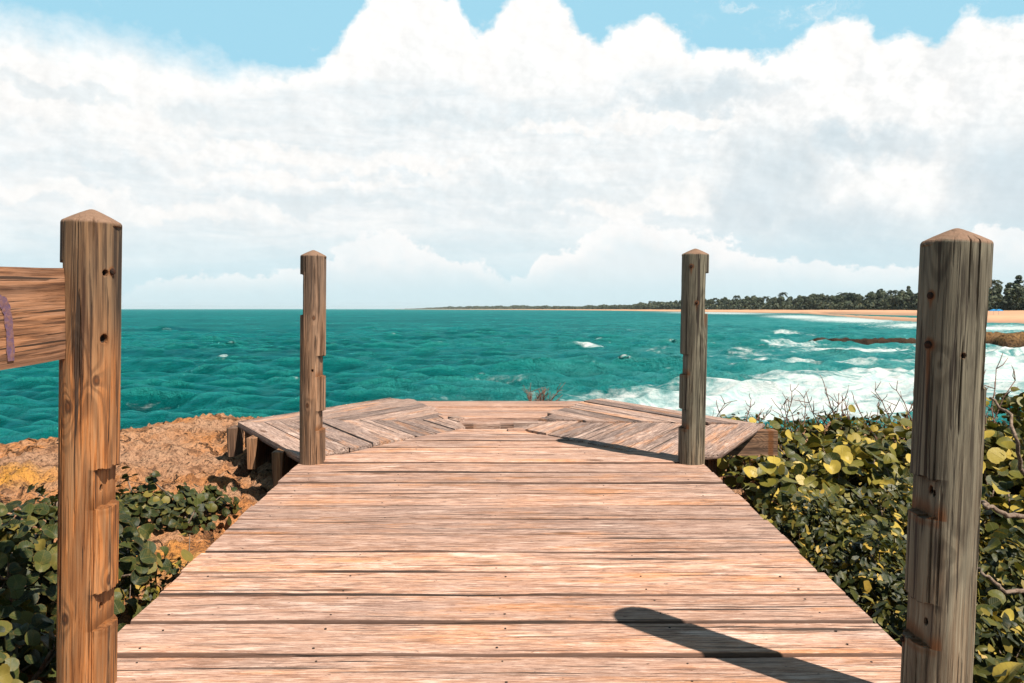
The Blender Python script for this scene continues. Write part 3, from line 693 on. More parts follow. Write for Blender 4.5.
# low rim shrubs with bare reddish twigs
def twig_bush(px, py, Y, h, spread, ns, label, seed, gz=-1.38):
    x, y, z = at_Y(px, py, Y); rng = np.random.default_rng(seed)
    root = empty('twiggy_shrub', (x, y, H0 + gz)); tag(root, label, 'shrub', 'bare twiggy shrubs on the seaward rim')
    b = MB(); tz = z - H0 - gz; fb = MB(); lp = []
    for k in range(ns):
        p = np.array([rng.normal(0, spread * .35), rng.normal(0, .12), 0.]); d = np.array([rng.normal(0, .35), rng.normal(0, .2), 1.]); d /= np.linalg.norm(d)
        L = tz * rng.uniform(.72, 1.05) / max(d[2], .5); pts = [p]; nseg = 7
        for s in range(nseg):
            d = d + np.array([*rng.normal(0, .16, 2), 0]); d /= np.linalg.norm(d); pts.append(pts[-1] + d * L / nseg)
        pts = np.array(pts); b.tube(pts, np.linspace(.008, .003, nseg + 1), 5)
        for s in range(3, nseg + 1):
            for r_ in range(2):
                if rng.random() < .75:
                    e = pts[s] + np.array([rng.normal(0, .055), rng.normal(0, .04), rng.uniform(.03, .11)])
                    b.tube(np.stack([pts[s], (pts[s] + e) / 2 + rng.normal(0, .008, 3), e]), [.0035, .003, .002], 4)
        for s in range(1, 5): lp += [pts[s] + rng.normal(0, .06, 3) for _ in range(14)]
    lp = np.array(lp)
    put_leaves(fb, lp, rng.normal(0, .6, lp.shape) + np.array([.1, -.3, .6]), rng.uniform(.014, .03, len(lp)), T_SMALL, rng)
    b.build('twigs', M['twig'], root, smooth=True)
    if px != 536: fb.build('foliage', M['leaf_small'], root, smooth=True)
for i, (px, py, Y, sp, ns, lb) in enumerate([
  (738, 400, 6.9, .3, 5, 'thin bare twigs just right of the far right post above the rim'),
  (795, 396, 6.8, .45, 8, 'clump of bare reddish twigs rising above the thicket right of the far right post'),
  (850, 388, 6.7, .5, 9, 'tallest bare reddish twigs in front of the white surf'),
  (893, 380, 6.5, .4, 8, 'bare reddish twigs next to the left side of the near right post'),
  (1003, 378, 5.4, .35, 9, 'dark bare branches standing above the shrubs right of the near right post'),
  (536, 391, 7.5, .14, 10, 'small dry tuft sticking up behind the far edge of the platform')]):
    twig_bush(px, py, Y, 0, sp, ns, lb, 400 + i, -1.35 if px != 536 else -.98)
# rim undergrowth fills between the shrubs
def undergrowth():
    rng = np.random.default_rng(61); b = MB(); n = 5200
    X = rng.uniform(1.15, 5.2, n); Y = rng.uniform(1.7, 8.2, n); k = (Y < edge_y(X) - .3) & ((Y < 3.9) | (X > 1.9) | (Y > 6.7)); X, Y = X[k], Y[k]
    Z, _ = ground_rel(X, Y); Z = Z + rng.uniform(.02, .34, len(X))
    put_leaves(b, np.stack([X, Y, Z + H0], -1), rng.normal(0, .5, (len(X), 3)) + np.array([.1, -.3, .7]), rng.uniform(.02, .045, len(X)), T_SMALL, rng)
    tag(b.build('undergrowth', M['leaf_small'], smooth=True), 'dark low undergrowth between the shrubs right of the boardwalk', 'ground cover', kind='stuff')
undergrowth()
# long bare branches at the right edge
def branch(pts_px, Y, r, label, seed):
    P = [np.array(at_Y(px, py, Y + dy)) for px, py, dy in pts_px]; P = np.array(P); o = P[0].copy(); o[2] = P[:, 2].min()
    tt = np.linspace(0, len(P) - 1, 16); Q = np.stack([np.interp(tt, np.arange(len(P)), P[:, k]) for k in range(3)], -1)
    Q[1:-1] += np.random.default_rng(seed).normal(0, .006, Q[1:-1].shape)
    b = MB(); b.tube(Q - o, np.linspace(r, r * .55, 16), 6)
    ob = b.build('bare_branch', M['bark'], smooth=True); ob.location = o; tag(ob, label, 'branch', 'bare branches right of the near right post')
branch([(1040, 520, .2), (1008, 515, 0), (985, 505, 0), (975, 500, .1)], 2.6, .010, 'pale bare branch sticking out level from the near right post', 1)
branch([(1045, 500, .2), (1022, 470, .1), (1016, 440, 0), (1010, 415, .1), (990, 398, .2)], 3.2, .010, 'curved reddish bare branch rising at the right photo edge', 2)
branch([(1040, 590, .2), (1005, 590, 0), (985, 578, 0), (975, 560, .1)], 2.5, .008, 'lower drooping bare branch right of the near right post', 3)

# ------------------------------------------------------------------ boardwalk
def boardwalk():
    root = empty('boardwalk', (0, 2, deck_z(2))); tag(root, 'sun bleached plank boardwalk leading straight from the viewer towards the sea', 'boardwalk')
    off = np.array([0, 2, deck_z(2)])
    b = MB(); nb = MB(); g = np.random.default_rng(3)
    prof = [(0, -.038), (0, -.010), (.0028, -.0035), (.0075, 0), (.018, 0), (.05, .0), (.092, .0), (.135, .0), (.166, 0), (.1765, 0), (.1812, -.0035), (.184, -.010), (.184, -.038)]
    y = -2.4; k = 0; yaw = -.016
    while y < 4.93:
        w = .184 + g.normal(0, .0035); gap = max(.005, g.normal(.0065, .0014))
        if k % 9 == 4: gap += .003
        yc = y + w / 2
        xl, xr = deck_l(yc) + g.normal(0, .0035), deck_r(yc) + g.normal(0, .0035)
        dl = dr = 0
        if yc > 4.13:                       # narrows between the wings of the platform
            f = (yc - 4.13) / (5.14 - 4.13); xl = -1.10 + f * .80 + g.normal(0, .004); xr = .99 - f * .84
            dl, dr = .80, -.84
        n = 70; rnd = g.random(); u = np.linspace(0, 1, n); cup = g.normal(.0, .0018); tilt = g.normal(0, .0018); dz = g.normal(0, .0013)
        wob1 = (fbm(u * 9 + k * 31, u * 0, 3, 12) - .5) * .008; wob2 = (fbm(u * 9 + k * 57, u * 0, 3, 13) - .5) * .008
        sag = (fbm(u * 3 + k * 11, u * 0, 2, 14) - .5) * .006
        V = []; G = []
        ox = g.uniform(0, 60)
        for j, (v, z) in enumerate(prof):
            vv = v / .184
            x = (xl + dl * (vv - .5) * w / 1.01) * (1 - u) + (xr + dr * (vv - .5) * w / 1.01) * u
            yy = y + vv * w + wob1 * (1 - vv) + wob2 * vv + yaw * -x * 0
            zz = deck_z(yy) + z + dz + sag + tilt * (vv - .5) + cup * (1 - (2 * vv - 1) ** 2)
            V.append(np.stack([x, yy, zz], -1)); G.append(np.stack([x + ox, v + np.full(n, k * 1.37), np.full(n, z)], -1))
        V = np.stack(V, 1).reshape(-1, 3); G = np.stack(G, 1).reshape(-1, 3); m_ = len(prof)
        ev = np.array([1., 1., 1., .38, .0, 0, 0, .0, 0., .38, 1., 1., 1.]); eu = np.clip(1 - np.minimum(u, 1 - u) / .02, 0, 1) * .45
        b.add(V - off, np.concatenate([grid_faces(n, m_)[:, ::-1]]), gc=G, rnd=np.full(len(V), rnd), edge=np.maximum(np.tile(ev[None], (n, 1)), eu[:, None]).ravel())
        b.f.append(np.array([list(range(m_))[::-1]]) + (b.n - len(V)) if False else np.array([list(range(m_))]) + (b.n - len(V))); b.f.append(np.array([[(n - 1) * m_ + q for q in range(m_)][::-1]]) + (b.n - len(V)))
        for xn in (-.93, -.48, .0, .46, .92):
            xx = xn - .016 * yc
            if xl + .04 < xx < xr - .03 and y > .8:
                for vv in (.2, .8):
                    if g.random() < .92:
                        X0, Y0 = xx + g.normal(0, .012), y + vv * w + g.normal(0, .008); Z0 = deck_z(Y0) + dz + .0012 + tilt * (vv - .5) + np.interp((X0 - xl) / (xr - xl), u, sag)
                        a = np.arange(7) * 2 * PI / 7; rr = g.uniform(.0024, .0040)
                        ring = np.stack([X0 + rr * np.cos(a), Y0 + rr * np.sin(a), np.full(7, Z0)], -1); low = ring.copy(); low[:, 2] -= .004
                        nb.add(np.concatenate([ring, low]) - off, [tuple(range(7))] + [(i, 7 + i, 7 + (i + 1) % 7, (i + 1) % 7) for i in range(7)])
        y += w + gap; k += 1
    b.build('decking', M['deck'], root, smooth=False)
    nb.build('nails', M['nail'], root)
    for x in (-.95, .0, .95):               # bearers under the boards
        j = MB(); y0, y1 = -2.4, 4.9 if x == 0 else 4.1
        n = 12; yy = np.linspace(y0, y1, n); 
        for i in range(1):
            V = []
            for q in yy:
                xc = x - .016 * q; z = deck_z(q) - .042
                V += [(xc - .035, q, z - .15), (xc + .035, q, z - .15), (xc + .035, q, z), (xc - .035, q, z)]
            V = np.array(V); Fc = [(4 * i + a, 4 * i + (a + 1) % 4, 4 * i + 4 + (a + 1) % 4, 4 * i + 4 + a) for i in range(n - 1) for a in range(4)] + [(3, 2, 1, 0), (4 * n - 4, 4 * n - 3, 4 * n - 2, 4 * n - 1)]
            j.add(V - off, Fc, gc=np.stack([V[:, 1], V[:, 0], V[:, 2]], -1), rnd=np.full(len(V), .4), rust=np.zeros(len(V)))
        j.build('bearer', M['joist'], root)
boardwalk()

# ------------------------------------------------------------------ viewing platform
def clip(poly, nx, ny, c):                  # keep nx*x+ny*y <= c
    out = []
    for i in range(len(poly)):
        p, q = poly[i], poly[(i + 1) % len(poly)]; dp, dq = nx * p[0] + ny * p[1] - c, nx * q[0] + ny * q[1] - c
        if dp <= 0: out.append(p)
        if (dp < 0 < dq) or (dq < 0 < dp): s = dp / (dp - dq); out.append((p[0] + s * (q[0] - p[0]), p[1] + s * (q[1] - p[1])))
    return out
def plane3(p, q, r):
    A = np.array([[p[0], p[1], 1], [q[0], q[1], 1], [r[0], r[1], 1]]); c = np.linalg.solve(A, np.array([p[2], q[2], r[2]])); return lambda x, y: c[0] * x + c[1] * y + c[2]
PLAT = np.array([0, 5.5, H0 - .77])
def sector(root, name, pts, bd, zf, seed, mat, th=.038, jag=.02, wboard=.148, missing=()):
    """boards laid along direction bd, cut to the plan polygon pts"""
    g = np.random.default_rng(seed); b = MB()
    d = np.array(bd, float); d /= np.linalg.norm(d); nrm = np.array([-d[1], d[0]])
    s = [p[0] * nrm[0] + p[1] * nrm[1] for p in pts]; lo, hi = min(s), max(s); k = 0; c = lo + .001
    while c < hi:
        w = wboard + g.normal(0, .004); q = clip(list(pts), nrm[0], nrm[1], min(c + w, hi)); q = clip(q, -nrm[0], -nrm[1], -c) if len(q) > 2 else q
        rnd = g.random(); dz = g.normal(0, .004); tl = g.normal(0, .02)
        if len(q) > 2 and k not in missing:
            Q = np.array(q)
            keep = [i for i in range(len(Q)) if np.linalg.norm(Q[i] - Q[i - 1]) > .004]; Q = Q[keep]
            al = Q @ d; mid = al.mean(); jl, jr = g.normal(0, jag, 2)
            if len(Q) > 2:
                Q = Q + np.outer(np.where(al > mid, jr, jl), d) * (np.abs(al - mid) > .03)[:, None]
                al = Q @ d; ac = Q @ nrm - c
                z = np.array([zf(*p) for p in Q]) + H0 + dz + tl * (ac - w / 2)
                top = np.column_stack([Q, z]); bot = top.copy(); bot[:, 2] -= th
                n = len(Q); V = np.concatenate([top, bot]); G = np.column_stack([np.tile(al, 2) + rnd * 40, np.tile(ac, 2) + k * 1.9 + seed, np.r_[np.zeros(n), np.full(n, -th)]])
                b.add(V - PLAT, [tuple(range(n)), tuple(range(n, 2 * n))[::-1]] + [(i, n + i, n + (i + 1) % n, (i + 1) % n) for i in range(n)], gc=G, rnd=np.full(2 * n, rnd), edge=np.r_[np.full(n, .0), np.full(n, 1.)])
        c += w + max(.003, g.normal(.006, .002)); k += 1
    return b.build(name, mat, root)
def platform():
    root = empty('viewing_platform', PLAT); tag(root, 'six sided plank viewing platform with warped mitred wings at the seaward end of the boardwalk', 'platform')
    A = lambda px, py, z: (lambda p: (p[0], p[1], p[2] - H0))(at_z(px, py, z))
    # left wing
    L1, L2, Lt = A(237, 422, -.765), A(300, 457, -.785), A(466, 427.5, -.757)
    Lf = A(456, 421, -.765); L4 = A(391, 398, -.755); L5 = A(412, 401, -.765)
    zl = plane3(L1, L2, Lt)
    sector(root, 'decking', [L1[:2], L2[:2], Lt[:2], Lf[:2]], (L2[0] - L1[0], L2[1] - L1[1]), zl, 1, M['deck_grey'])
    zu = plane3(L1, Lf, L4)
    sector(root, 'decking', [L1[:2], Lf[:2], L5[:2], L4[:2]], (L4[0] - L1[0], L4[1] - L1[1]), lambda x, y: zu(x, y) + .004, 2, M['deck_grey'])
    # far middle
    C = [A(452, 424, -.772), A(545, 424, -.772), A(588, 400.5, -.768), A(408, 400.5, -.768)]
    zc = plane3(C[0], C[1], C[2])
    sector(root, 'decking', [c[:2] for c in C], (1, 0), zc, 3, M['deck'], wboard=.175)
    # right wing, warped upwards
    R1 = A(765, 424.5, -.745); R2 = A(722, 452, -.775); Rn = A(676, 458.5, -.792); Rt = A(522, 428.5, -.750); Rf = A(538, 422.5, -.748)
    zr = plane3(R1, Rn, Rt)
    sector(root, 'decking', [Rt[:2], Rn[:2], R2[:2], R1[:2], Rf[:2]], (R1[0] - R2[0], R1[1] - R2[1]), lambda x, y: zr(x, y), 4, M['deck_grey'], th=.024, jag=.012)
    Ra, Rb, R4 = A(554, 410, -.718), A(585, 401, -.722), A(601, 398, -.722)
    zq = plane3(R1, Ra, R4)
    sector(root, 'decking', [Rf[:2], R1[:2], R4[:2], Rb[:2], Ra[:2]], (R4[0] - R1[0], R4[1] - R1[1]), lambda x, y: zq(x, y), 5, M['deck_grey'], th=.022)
    # joist ends that stick out under the left edge
    for px, py, L in ((231, 428.5, .16), (251, 438.5, .5), (277, 452.5, .8)):
        f = (px - 237) / (300 - 237); x, y, z = at_z(px, py, -.765 - .03)
        j = MB(); w, hgt = .062, .19
        V = []
        for yy, tw in ((0, 1.15), (L, 1.15)):
            V += [(-w * .38, yy, -hgt), (w * .38, yy, -hgt), (w * .5, yy, 0), (-w * .5, yy, 0)]
        V = np.array(V) + np.array([x, y, z]); 
        j.add(V - PLAT, [(0, 1, 2, 3), (7, 6, 5, 4)] + [(a, 4 + a, 4 + (a + 1) % 4, (a + 1) % 4) for a in range(4)], gc=np.column_stack([V[:, 2] * 1., V[:, 0], V[:, 1] + px]), rnd=np.full(8, .8 if px > 240 else .2), rust=np.full(8, .15))
        j.build('joist', M['joist'], root)
    # edge beam that sticks out under the right wing
    x0, y0, z0 = at_Y(748, 431, 4.98); x1, _, z1 = at_Y(778, 431, 4.98)
    for (xa, xb, zt, zb, yy, name, rs) in ((x0 - .45, x1, z0 + .0, z0 - .155, 4.98, 'edge_beam', .0),):
        j = MB(); V = np.array([(xx, yv, zz) for xx in np.linspace(xa, xb, 40) for yv, zz in ((yy, zb), (yy + .09, zb), (yy + .09, zt), (yy, zt))])
        n = 40; Fc = [(4 * i + a, 4 * i + (a + 1) % 4, 4 * i + 4 + (a + 1) % 4, 4 * i + 4 + a) for i in range(n - 1) for a in range(4)] + [(3, 2, 1, 0), (4 * n - 4, 4 * n - 3, 4 * n - 2, 4 * n - 1)]
        j.add(V - PLAT, Fc, gc=np.stack([V[:, 0], V[:, 1], V[:, 2]], -1), rnd=np.full(len(V), .45), rust=np.exp(-((V[:, 0] - (xb - .045)) / .018) ** 2) * 1.1)
        j.build(name, M['joist'], root)
    j = MB(); xa, ya, za = at_Y(735, 436, 5.02); j.box((xa - .1 - PLAT[0], ya + .06 - PLAT[1], za - .05 - PLAT[2]), (.34, .08, .13), gc=(0., 0, 0), ); 
    V = j.v[0]; j.at = {'gc': [(0, V * 1.)], 'rnd': [(0, np.full(8, .3))]}; j.build('short_joist', M['joist'], root)
    # bearers below, carrying the wings
    for (p, q, dz) in ((L1, Lf, -.05), (Rf, R1, -.045), (L4, R4, -.055), ((0, 5.0, -.8), (0, 6.5, -.8), -.02), ((-.62, 5.62, -.78), (.62, 5.62, -.78), -.06), ((-.5, 5.62, -.78), (.5, 5.62, -.78), -.18)):
        j = MB(); p3, q3 = np.array([p[0], p[1], min(p[2], q[2]) + dz + H0 - .06]), np.array([q[0], q[1], min(p[2], q[2]) + dz + H0 - .06]); dd = q3 - p3; L = np.linalg.norm(dd) - .12; ang = math.atan2(dd[1], dd[0])
        c_, s_ = math.cos(ang), math.sin(ang); j.box((p3 + q3) / 2 - PLAT, (L, .06, .12), [[c_, -s_, 0], [s_, c_, 0], [0, 0, 1]]); V = j.v[0]
        j.at = {'gc': [(0, V * 1.)], 'rnd': [(0, np.full(8, .3))]}; j.build('bearer', M['joist'], root)
    # supports down to the rock
    for px_, py_ in ((-1.35, 5.35), (1.3, 5.3), (-.8, 6.4), (.6, 6.3)):
        j = MB(); gz = float(ground_rel(np.array([px_]), np.array([py_]))[0][0]); zt = -.85; j.box((px_ - PLAT[0], py_ - PLAT[1], (zt + gz - .2) / 2 + H0 - PLAT[2]), (.11, .11, zt - gz + .2)); V = j.v[0]
        j.at = {'gc': [(0, V[:, [2, 0, 1]])], 'rnd': [(0, np.full(8, .3))]}; j.build('support', M['joist'], root)
    # broken ends of board round the sunken middle
    for (px, py, sx, sy, sz, rz, m_) in ((487, 424.5, .17, .07, .045, -.05, 'deck'), (526, 424.2, .16, .06, .05, .02, 'deck_grey'), (518, 428.2, .13, .05, .02, .1, 'deck'), (456, 417.5, .07, .12, .03, .5, 'deck_grey')):
        j = MB(); x, y, z = at_z(px, py, -.75); c_, s_ = math.cos(rz), math.sin(rz); j.box(np.array([x, y, z - .012]) - PLAT, (sx, sy, sz), [[c_, -s_, 0], [s_, c_, 0], [0, 0, 1]]); V = j.v[0]
        j.at = {'gc': [(0, V * 1. + px)], 'rnd': [(0, np.full(8, .5))]}; j.build('broken_board_end', M[m_], root)
platform()

# ------------------------------------------------------------------ posts
def post(base, H, R, side, lean, label, mat, bolts=(), holes=(), knots=(), seed=0, wearh=0., outer=(.125, .337), inner=((.545, .652), (.83, .93)), below=.45, streak=None, ks=1.):
    """round timber post with a low conical top; housings sawn for rails: one on the outer side, two on the inner. side=-1: outer side is -x"""
    root = empty('wooden_post', base, (0, lean, 0)); tag(root, label, 'post', 'round timber posts of the boardwalk')
    g = np.random.default_rng(seed); na = 176
    zs = list(np.arange(-below, H - .036, .0026))
    for a_, b_ in (outer,) + tuple(inner):
        for q in (a_, b_): zs += [H - q - .0006, H - q + .0006]
    zs = np.array(sorted(zs)); zcap = np.array([H - .035, H - .032, H - .0285, H - .018, H - .0085, H - .003, H - .0008, H]); rcap = np.array([1., .99, .955, .66, .36, .17, .08, .004])
    Zr = np.r_[zs, zcap]; Rr = np.r_[np.full(len(zs), 1.), rcap]
    A, Z = np.meshgrid(np.arange(na) * 2 * PI / na, Zr); RR = Rr[:, None] * np.ones_like(A)
    ca, sa = np.cos(A), np.sin(A)
    rad = R * RR * (1 + .012 * (fbm(ca * 1.5 + 7, Z * 2 + sa * 1.5, 3, seed) - .5) * 2)
    ck = fbm(A * R * 130 + 100, Z * 2.6, 3, seed + 5); rad -= R * .10 * np.clip((ck - .62) * 7, 0, 1) * (RR > .9)     # drying cracks
    rad -= R * .012 * (fbm(A * R * 400 + 10, Z * 9, 2, seed + 6) - .5)
    X, Y = rad * ca, rad * sa
    D = H - Z
    def cut(sgn, a_, b_, depth):
        nonlocal X
        jag = (fbm(A * 5 + 3, Z * 0 + a_ * 50, 3, seed + 31) - .5) * .014; inn = (D > a_ + jag) & (D < b_ - jag * .6); lim = R - depth + .002 * (fbm(Y * 60, Z * 30, 3, seed + 9) - .5)
        X = np.where(inn & (sgn * X > lim), sgn * lim, X)
    body = D > .04
    X = np.where(body & (-side * X > R - .005), -side * (R - .005), X)     # inner face planed flat
    cut(side, *outer, .026)
    for a_, b_ in inner: cut(-side, a_, b_, .027)
    rust = np.zeros_like(X); stain = np.zeros_like(X)
    for a_, b_ in inner:
        inn = sstep(a_ - .004, a_, D) * sstep(b_ + .004, b_, D) * sstep(R * .25, R * .5, -side * X)
        rust = np.maximum(rust, inn * (.22 + .5 * sstep(b_ - .05, b_, D)))
        stain = np.maximum(stain, inn * (.55 * sstep(a_ + .05, a_, D)))
        rust = np.maximum(rust, .5 * np.exp(-((D - b_ - .01) / .012) ** 2) * sstep(R * .3, R * .6, -side * X))
    def surf(a, d):
        s = R; x, y = R * math.cos(a), R * math.sin(a)
        if outer[0] < d < outer[1] and side * x > R - .026: x = side * (R - .026)
        if any(p < d < q for p, q in inner) and -side * x > R - .027: x = -side * (R - .027)
        return np.array([x, y, H - d])
    for a, d, rr in holes:
        p = surf(a, d); q = np.sqrt((X - p[0]) ** 2 + (Y - p[1]) ** 2 + ((Z - p[2]) * .8) ** 2); kk = sstep(rr * 1.25, rr * .75, q)
        X = X * (1 - .22 * kk); Y = Y * (1 - .22 * kk); stain = np.maximum(stain, kk); rust = np.maximum(rust, .7 * np.exp(-(q / (rr * 2.2)) ** 2))
    for a, d, rr, st in bolts:
        p = surf(a, d); dx = np.hypot(X - p[0], Y - p[1]); dzz = p[2] - Z
        q = np.hypot(dx, dzz); rust = np.maximum(rust, 1.0 * np.exp(-(q / (rr * 2.0)) ** 2))
        rust = np.maximum(rust, .75 * np.exp(-(dx / (rr * 1.1)) ** 2) * sstep(-.01, .0, dzz) * sstep(st, 0, dzz)); stain = np.maximum(stain, .75 * np.exp(-(q / (rr * 1.3)) ** 2))
    kn = np.zeros_like(X)
    for a, d, rr in knots:
        p = surf(a, d); q = np.sqrt((X - p[0]) ** 2 + (Y - p[1]) ** 2 + ((Z - p[2]) * .7) ** 2); kn = np.maximum(kn, ks * np.exp(-(q / (rr * 1.9)) ** 1.35))
    wear = np.clip(sstep(.045, .025, D) * .9, 0, 1)
    V = np.stack([X, Y, Z], -1).reshape(-1, 3)
    b = MB(); b.add(V, grid_faces(len(Zr), na, True), gc=np.stack([Z + seed * 3.1, X * 1. + seed, Y * 1. - seed], -1).reshape(-1, 3), rnd=(.22 + .72 * sstep(wearh, wearh + .45, D)).ravel(), rust=rust.ravel(), stain=stain.ravel(), wear=wear.ravel(), kn=kn.ravel())
    b.f.append(np.array([[(len(Zr) - 1) * na + q for q in range(na)]]))
    b.build('shaft', mat, root, smooth=False)
    for a, d, rr, st in bolts:
        p = surf(a, d); n_ = np.array([math.cos(a), math.sin(a), 0]); j = MB()
        up = np.array([0, 0, 1.]); tg = np.cross(up, n_); prof = [(1., -.006), (1., .0025), (.78, .0045), (.35, .0055)]
        V = np.array([p + n_ * h_ + rr * r_ * (tg * math.cos(w) + up * math.sin(w)) for r_, h_ in prof for w in np.arange(10) * PI / 5])
        j.add(V, [(i * 10 + k, i * 10 + (k + 1) % 10, (i + 1) * 10 + (k + 1) % 10, (i + 1) * 10 + k) for i in range(3) for k in range(10)] + [tuple(30 + k for k in range(10))])
        j.build('bolt', M['rust'], root)
    return root
def stand(px, pytop, pxbase, Y, R):
    """base centre on the boardwalk, height and lean that put the top where the photo has it"""
    xb, _, _ = at_Y(pxbase, 0, Y); zb = deck_z(Y); xt, _, zt = at_Y(px, pytop, Y)
    # base pixel row for that depth
    d = np.array([xb, Y, zb - H0]); xb = None
    py = 341.5 - F * (d @ UP) / (d @ FW); xb = (pxbase - 512) / F * (d @ FW)
    return (xb, Y, zb), zt - zb, math.atan2(xt - xb, zt - zb)
Rp = .0635
fr = -PI / 2
b_, h_, l_ = stand(92, 209, 87, 1.86, Rp)
post(b_, h_, Rp, -1, l_, 'near left timber post with rusty knots, holding the end of the plank rail', M['post_brown'],
     bolts=((fr + 1.22, .143, .0075, .03),), holes=((fr + .95, .147, .0055), (fr + .93, .297, .0075), (-.25, .645, .006), (-.2, .925, .006)), knots=((fr + .68, .392, .009), (fr - .28, .452, .013), (fr - .33, .94, .011), (fr + 1.25, .86, .009)), seed=2, wearh=.12, inner=((.597, .688), (.886, .97)))
b_, h_, l_ = stand(957, 228, 934, 1.72, .069)
post(b_, h_, .069, 1, l_, 'thick grey timber post at the right, the nearest on that side, with two rust streaks', M['post_grey'],
     bolts=((fr - 1.18, .146, .0075, .06), (fr - 1.18, .250, .0085, .30), (PI - .35, .905, .006, .04)), holes=((fr - .17, .270, .004), (PI + .35, .56, .006), (PI + .55, .565, .005), (PI + .4, .845, .006)), knots=((fr - .78, .290, .013), (fr - .25, .69, .016)), ks=.62, seed=5, wearh=.5, inner=((.533, .618), (.80, .893)))
b_, h_, l_ = stand(313.5, 250, 312.5, 4.15, .066)
post(b_, h_, .066, -1, l_, 'slim brown timber post at the far left corner of the boardwalk', M['post_mid'], bolts=(), holes=((fr + .2, .62, .005),), knots=((fr + .3, .35, .01), (fr - .2, .8, .011)), seed=9, wearh=.1)
b_, h_, l_ = stand(695.5, 248.5, 691, 4.15, .069)
post(b_, h_, .069, 1, l_, 'notched grey green timber post at the far right corner of the boardwalk', M['post_grey'], bolts=((fr - .5, .095, .008, .10), (fr - .05, .28, .007, .1), (fr + 1.1, .268, .006, .02)), seed=14, wearh=.75)

# ------------------------------------------------------------------ rail
def rail():
    root = empty('plank_rail', (-1.04, 1.0, H0)); off = np.array([-1.04, 1.0, H0])
    tag(root, 'grained plank rail with a blue spray paint mark, fixed to the near left post', 'rail')
    xf, xb = -1.006, -1.046; y0, y1 = -1.2, 1.915; n = 120; g = np.random.default_rng(4)
    ys = np.linspace(y0, y1, n); V = []; G = []
    prof = []
    hh = .204
    for z in np.linspace(0, hh, 9): prof.append((xf, z))
    for z in np.linspace(hh, 0, 3): prof.append((xb, z))
    for (x, z) in prof:
        zz = H0 + .094 + .036 * (ys - 1.86) - hh + z + (fbm(ys * 4, ys * 0 + z, 3, 3) - .5) * .004
        rx = .003 * (1 if x == xf and (z < .001 or z > hh - .001) else 0)
        V.append(np.stack([np.full(n, x - rx), ys, zz], -1)); G.append(np.stack([ys, np.full(n, z), np.full(n, x)], -1))
    V = np.stack(V, 1).reshape(-1, 3); G = np.stack(G, 1).reshape(-1, 3); m_ = len(prof)
    stain = sstep(1.70, 1.86, V[:, 1]) * np.exp(-((G[:, 1] - .06) / .055) ** 2) * .75
    b = MB(); b.add(V - off, grid_faces(n, m_, True), gc=G, rnd=np.full(len(V), .55), rust=np.zeros(len(V)), stain=stain)
    b.f.append(np.array([list(range(m_))])); b.f.append(np.array([[(n - 1) * m_ + q for q in range(m_)][::-1]]))
    b.build('plank', M['rail'], root)
    # remnant of a sprayed letter: a thin arc of paint on the inner face
    P = [(-30, 322), (-14, 306), (-2, 300), (5, 304), (8, 316), (10, 335), (11, 361)]
    pts = []
    for px, py in P:
        d = ray(px, py); t_ = (xf + .0012) / d[0]; p = d * t_; pts.append((p[1], p[2] + H0))
    tt = np.linspace(0, len(pts) - 1, 30); cy = np.interp(tt, range(len(pts)), [p[0] for p in pts]); cz = np.interp(tt, range(len(pts)), [p[1] for p in pts])
    ty, tz = np.gradient(cy), np.gradient(cz); l = np.hypot(ty, tz); w = .012
    V = []
    for i in range(30):
        ny, nz = -tz[i] / l[i], ty[i] / l[i]; ww = w * (.8 + .4 * g.random())
        V += [(xf + .0014, cy[i] - ny * ww, cz[i] - nz * ww), (xf + .0014, cy[i] + ny * ww, cz[i] + nz * ww)]
    j = MB(); j.add(np.array(V) - off, [(2 * i, 2 * i + 1, 2 * i + 3, 2 * i + 2) for i in range(29)]); j.build('paint_mark', M['graffiti'], root)
rail()

# ------------------------------------------------------------------ reef rocks
def reef(name, x0px, x1px, ypx, dpt, hgt, label, seed, grassy, step=.35):
    Y0 = at_z(512, ypx, -H0)[1]; xa, xb = (x0px - 512) * Y0 / F, (x1px - 512) * Y0 / F
    xs = np.arange(xa - 1, xb + 1, step); ys = np.arange(-dpt / 2 - 1, dpt / 2 + 1, step)
    X, Yv = np.meshgrid(xs, ys); cx = (xa + xb) / 2; L = (xb - xa) / 2
    mid = (fbm(X * .09, X * 0, 3, seed) - .5) * dpt * .7
    wid = dpt / 2 * (.55 + .8 * fbm(X * .12, X * 0 + 3, 3, seed + 1)) * np.clip(1.15 - np.abs((X - cx) / L) ** 3, 0, 1)
    q = np.abs(Yv - mid) / np.maximum(wid, .05) + (fbm(X * .6, Yv * .6, 4, seed + 2) - .5) * .8
    Z = hgt * sstep(1.05, .75, q) * (.72 + .5 * fbm(X * .3, Yv * .3, 4, seed + 3)) * np.clip(1.3 - ((X - cx) / L) ** 4 * 1.2, 0, 1) - .5
    Z += (fbm(X * 1.4, Yv * 1.4, 3, seed + 4) - .5) * .6
    b = MB(); b.add(np.stack([X - cx, Yv, Z], -1).reshape(-1, 3), grid_faces(*X.shape), grassy=(np.clip((Z - hgt * .25) * 2, 0, 1) * grassy).ravel())
    o = b.build(name, M['reef'], smooth=True); o.location = (cx, Y0, 0); tag(o, label, 'rock', 'rocks awash in the bay')
reef('reef_rock', 800, 922, 343.5, 4, .95, 'long low dark reef ledge awash left of the near right post', 3, .1, .25)
reef('rocky_islet', 968, 1130, 347, 9, 1.75, 'brown rocky islet right of the near right post, below the beach', 8, 1.)

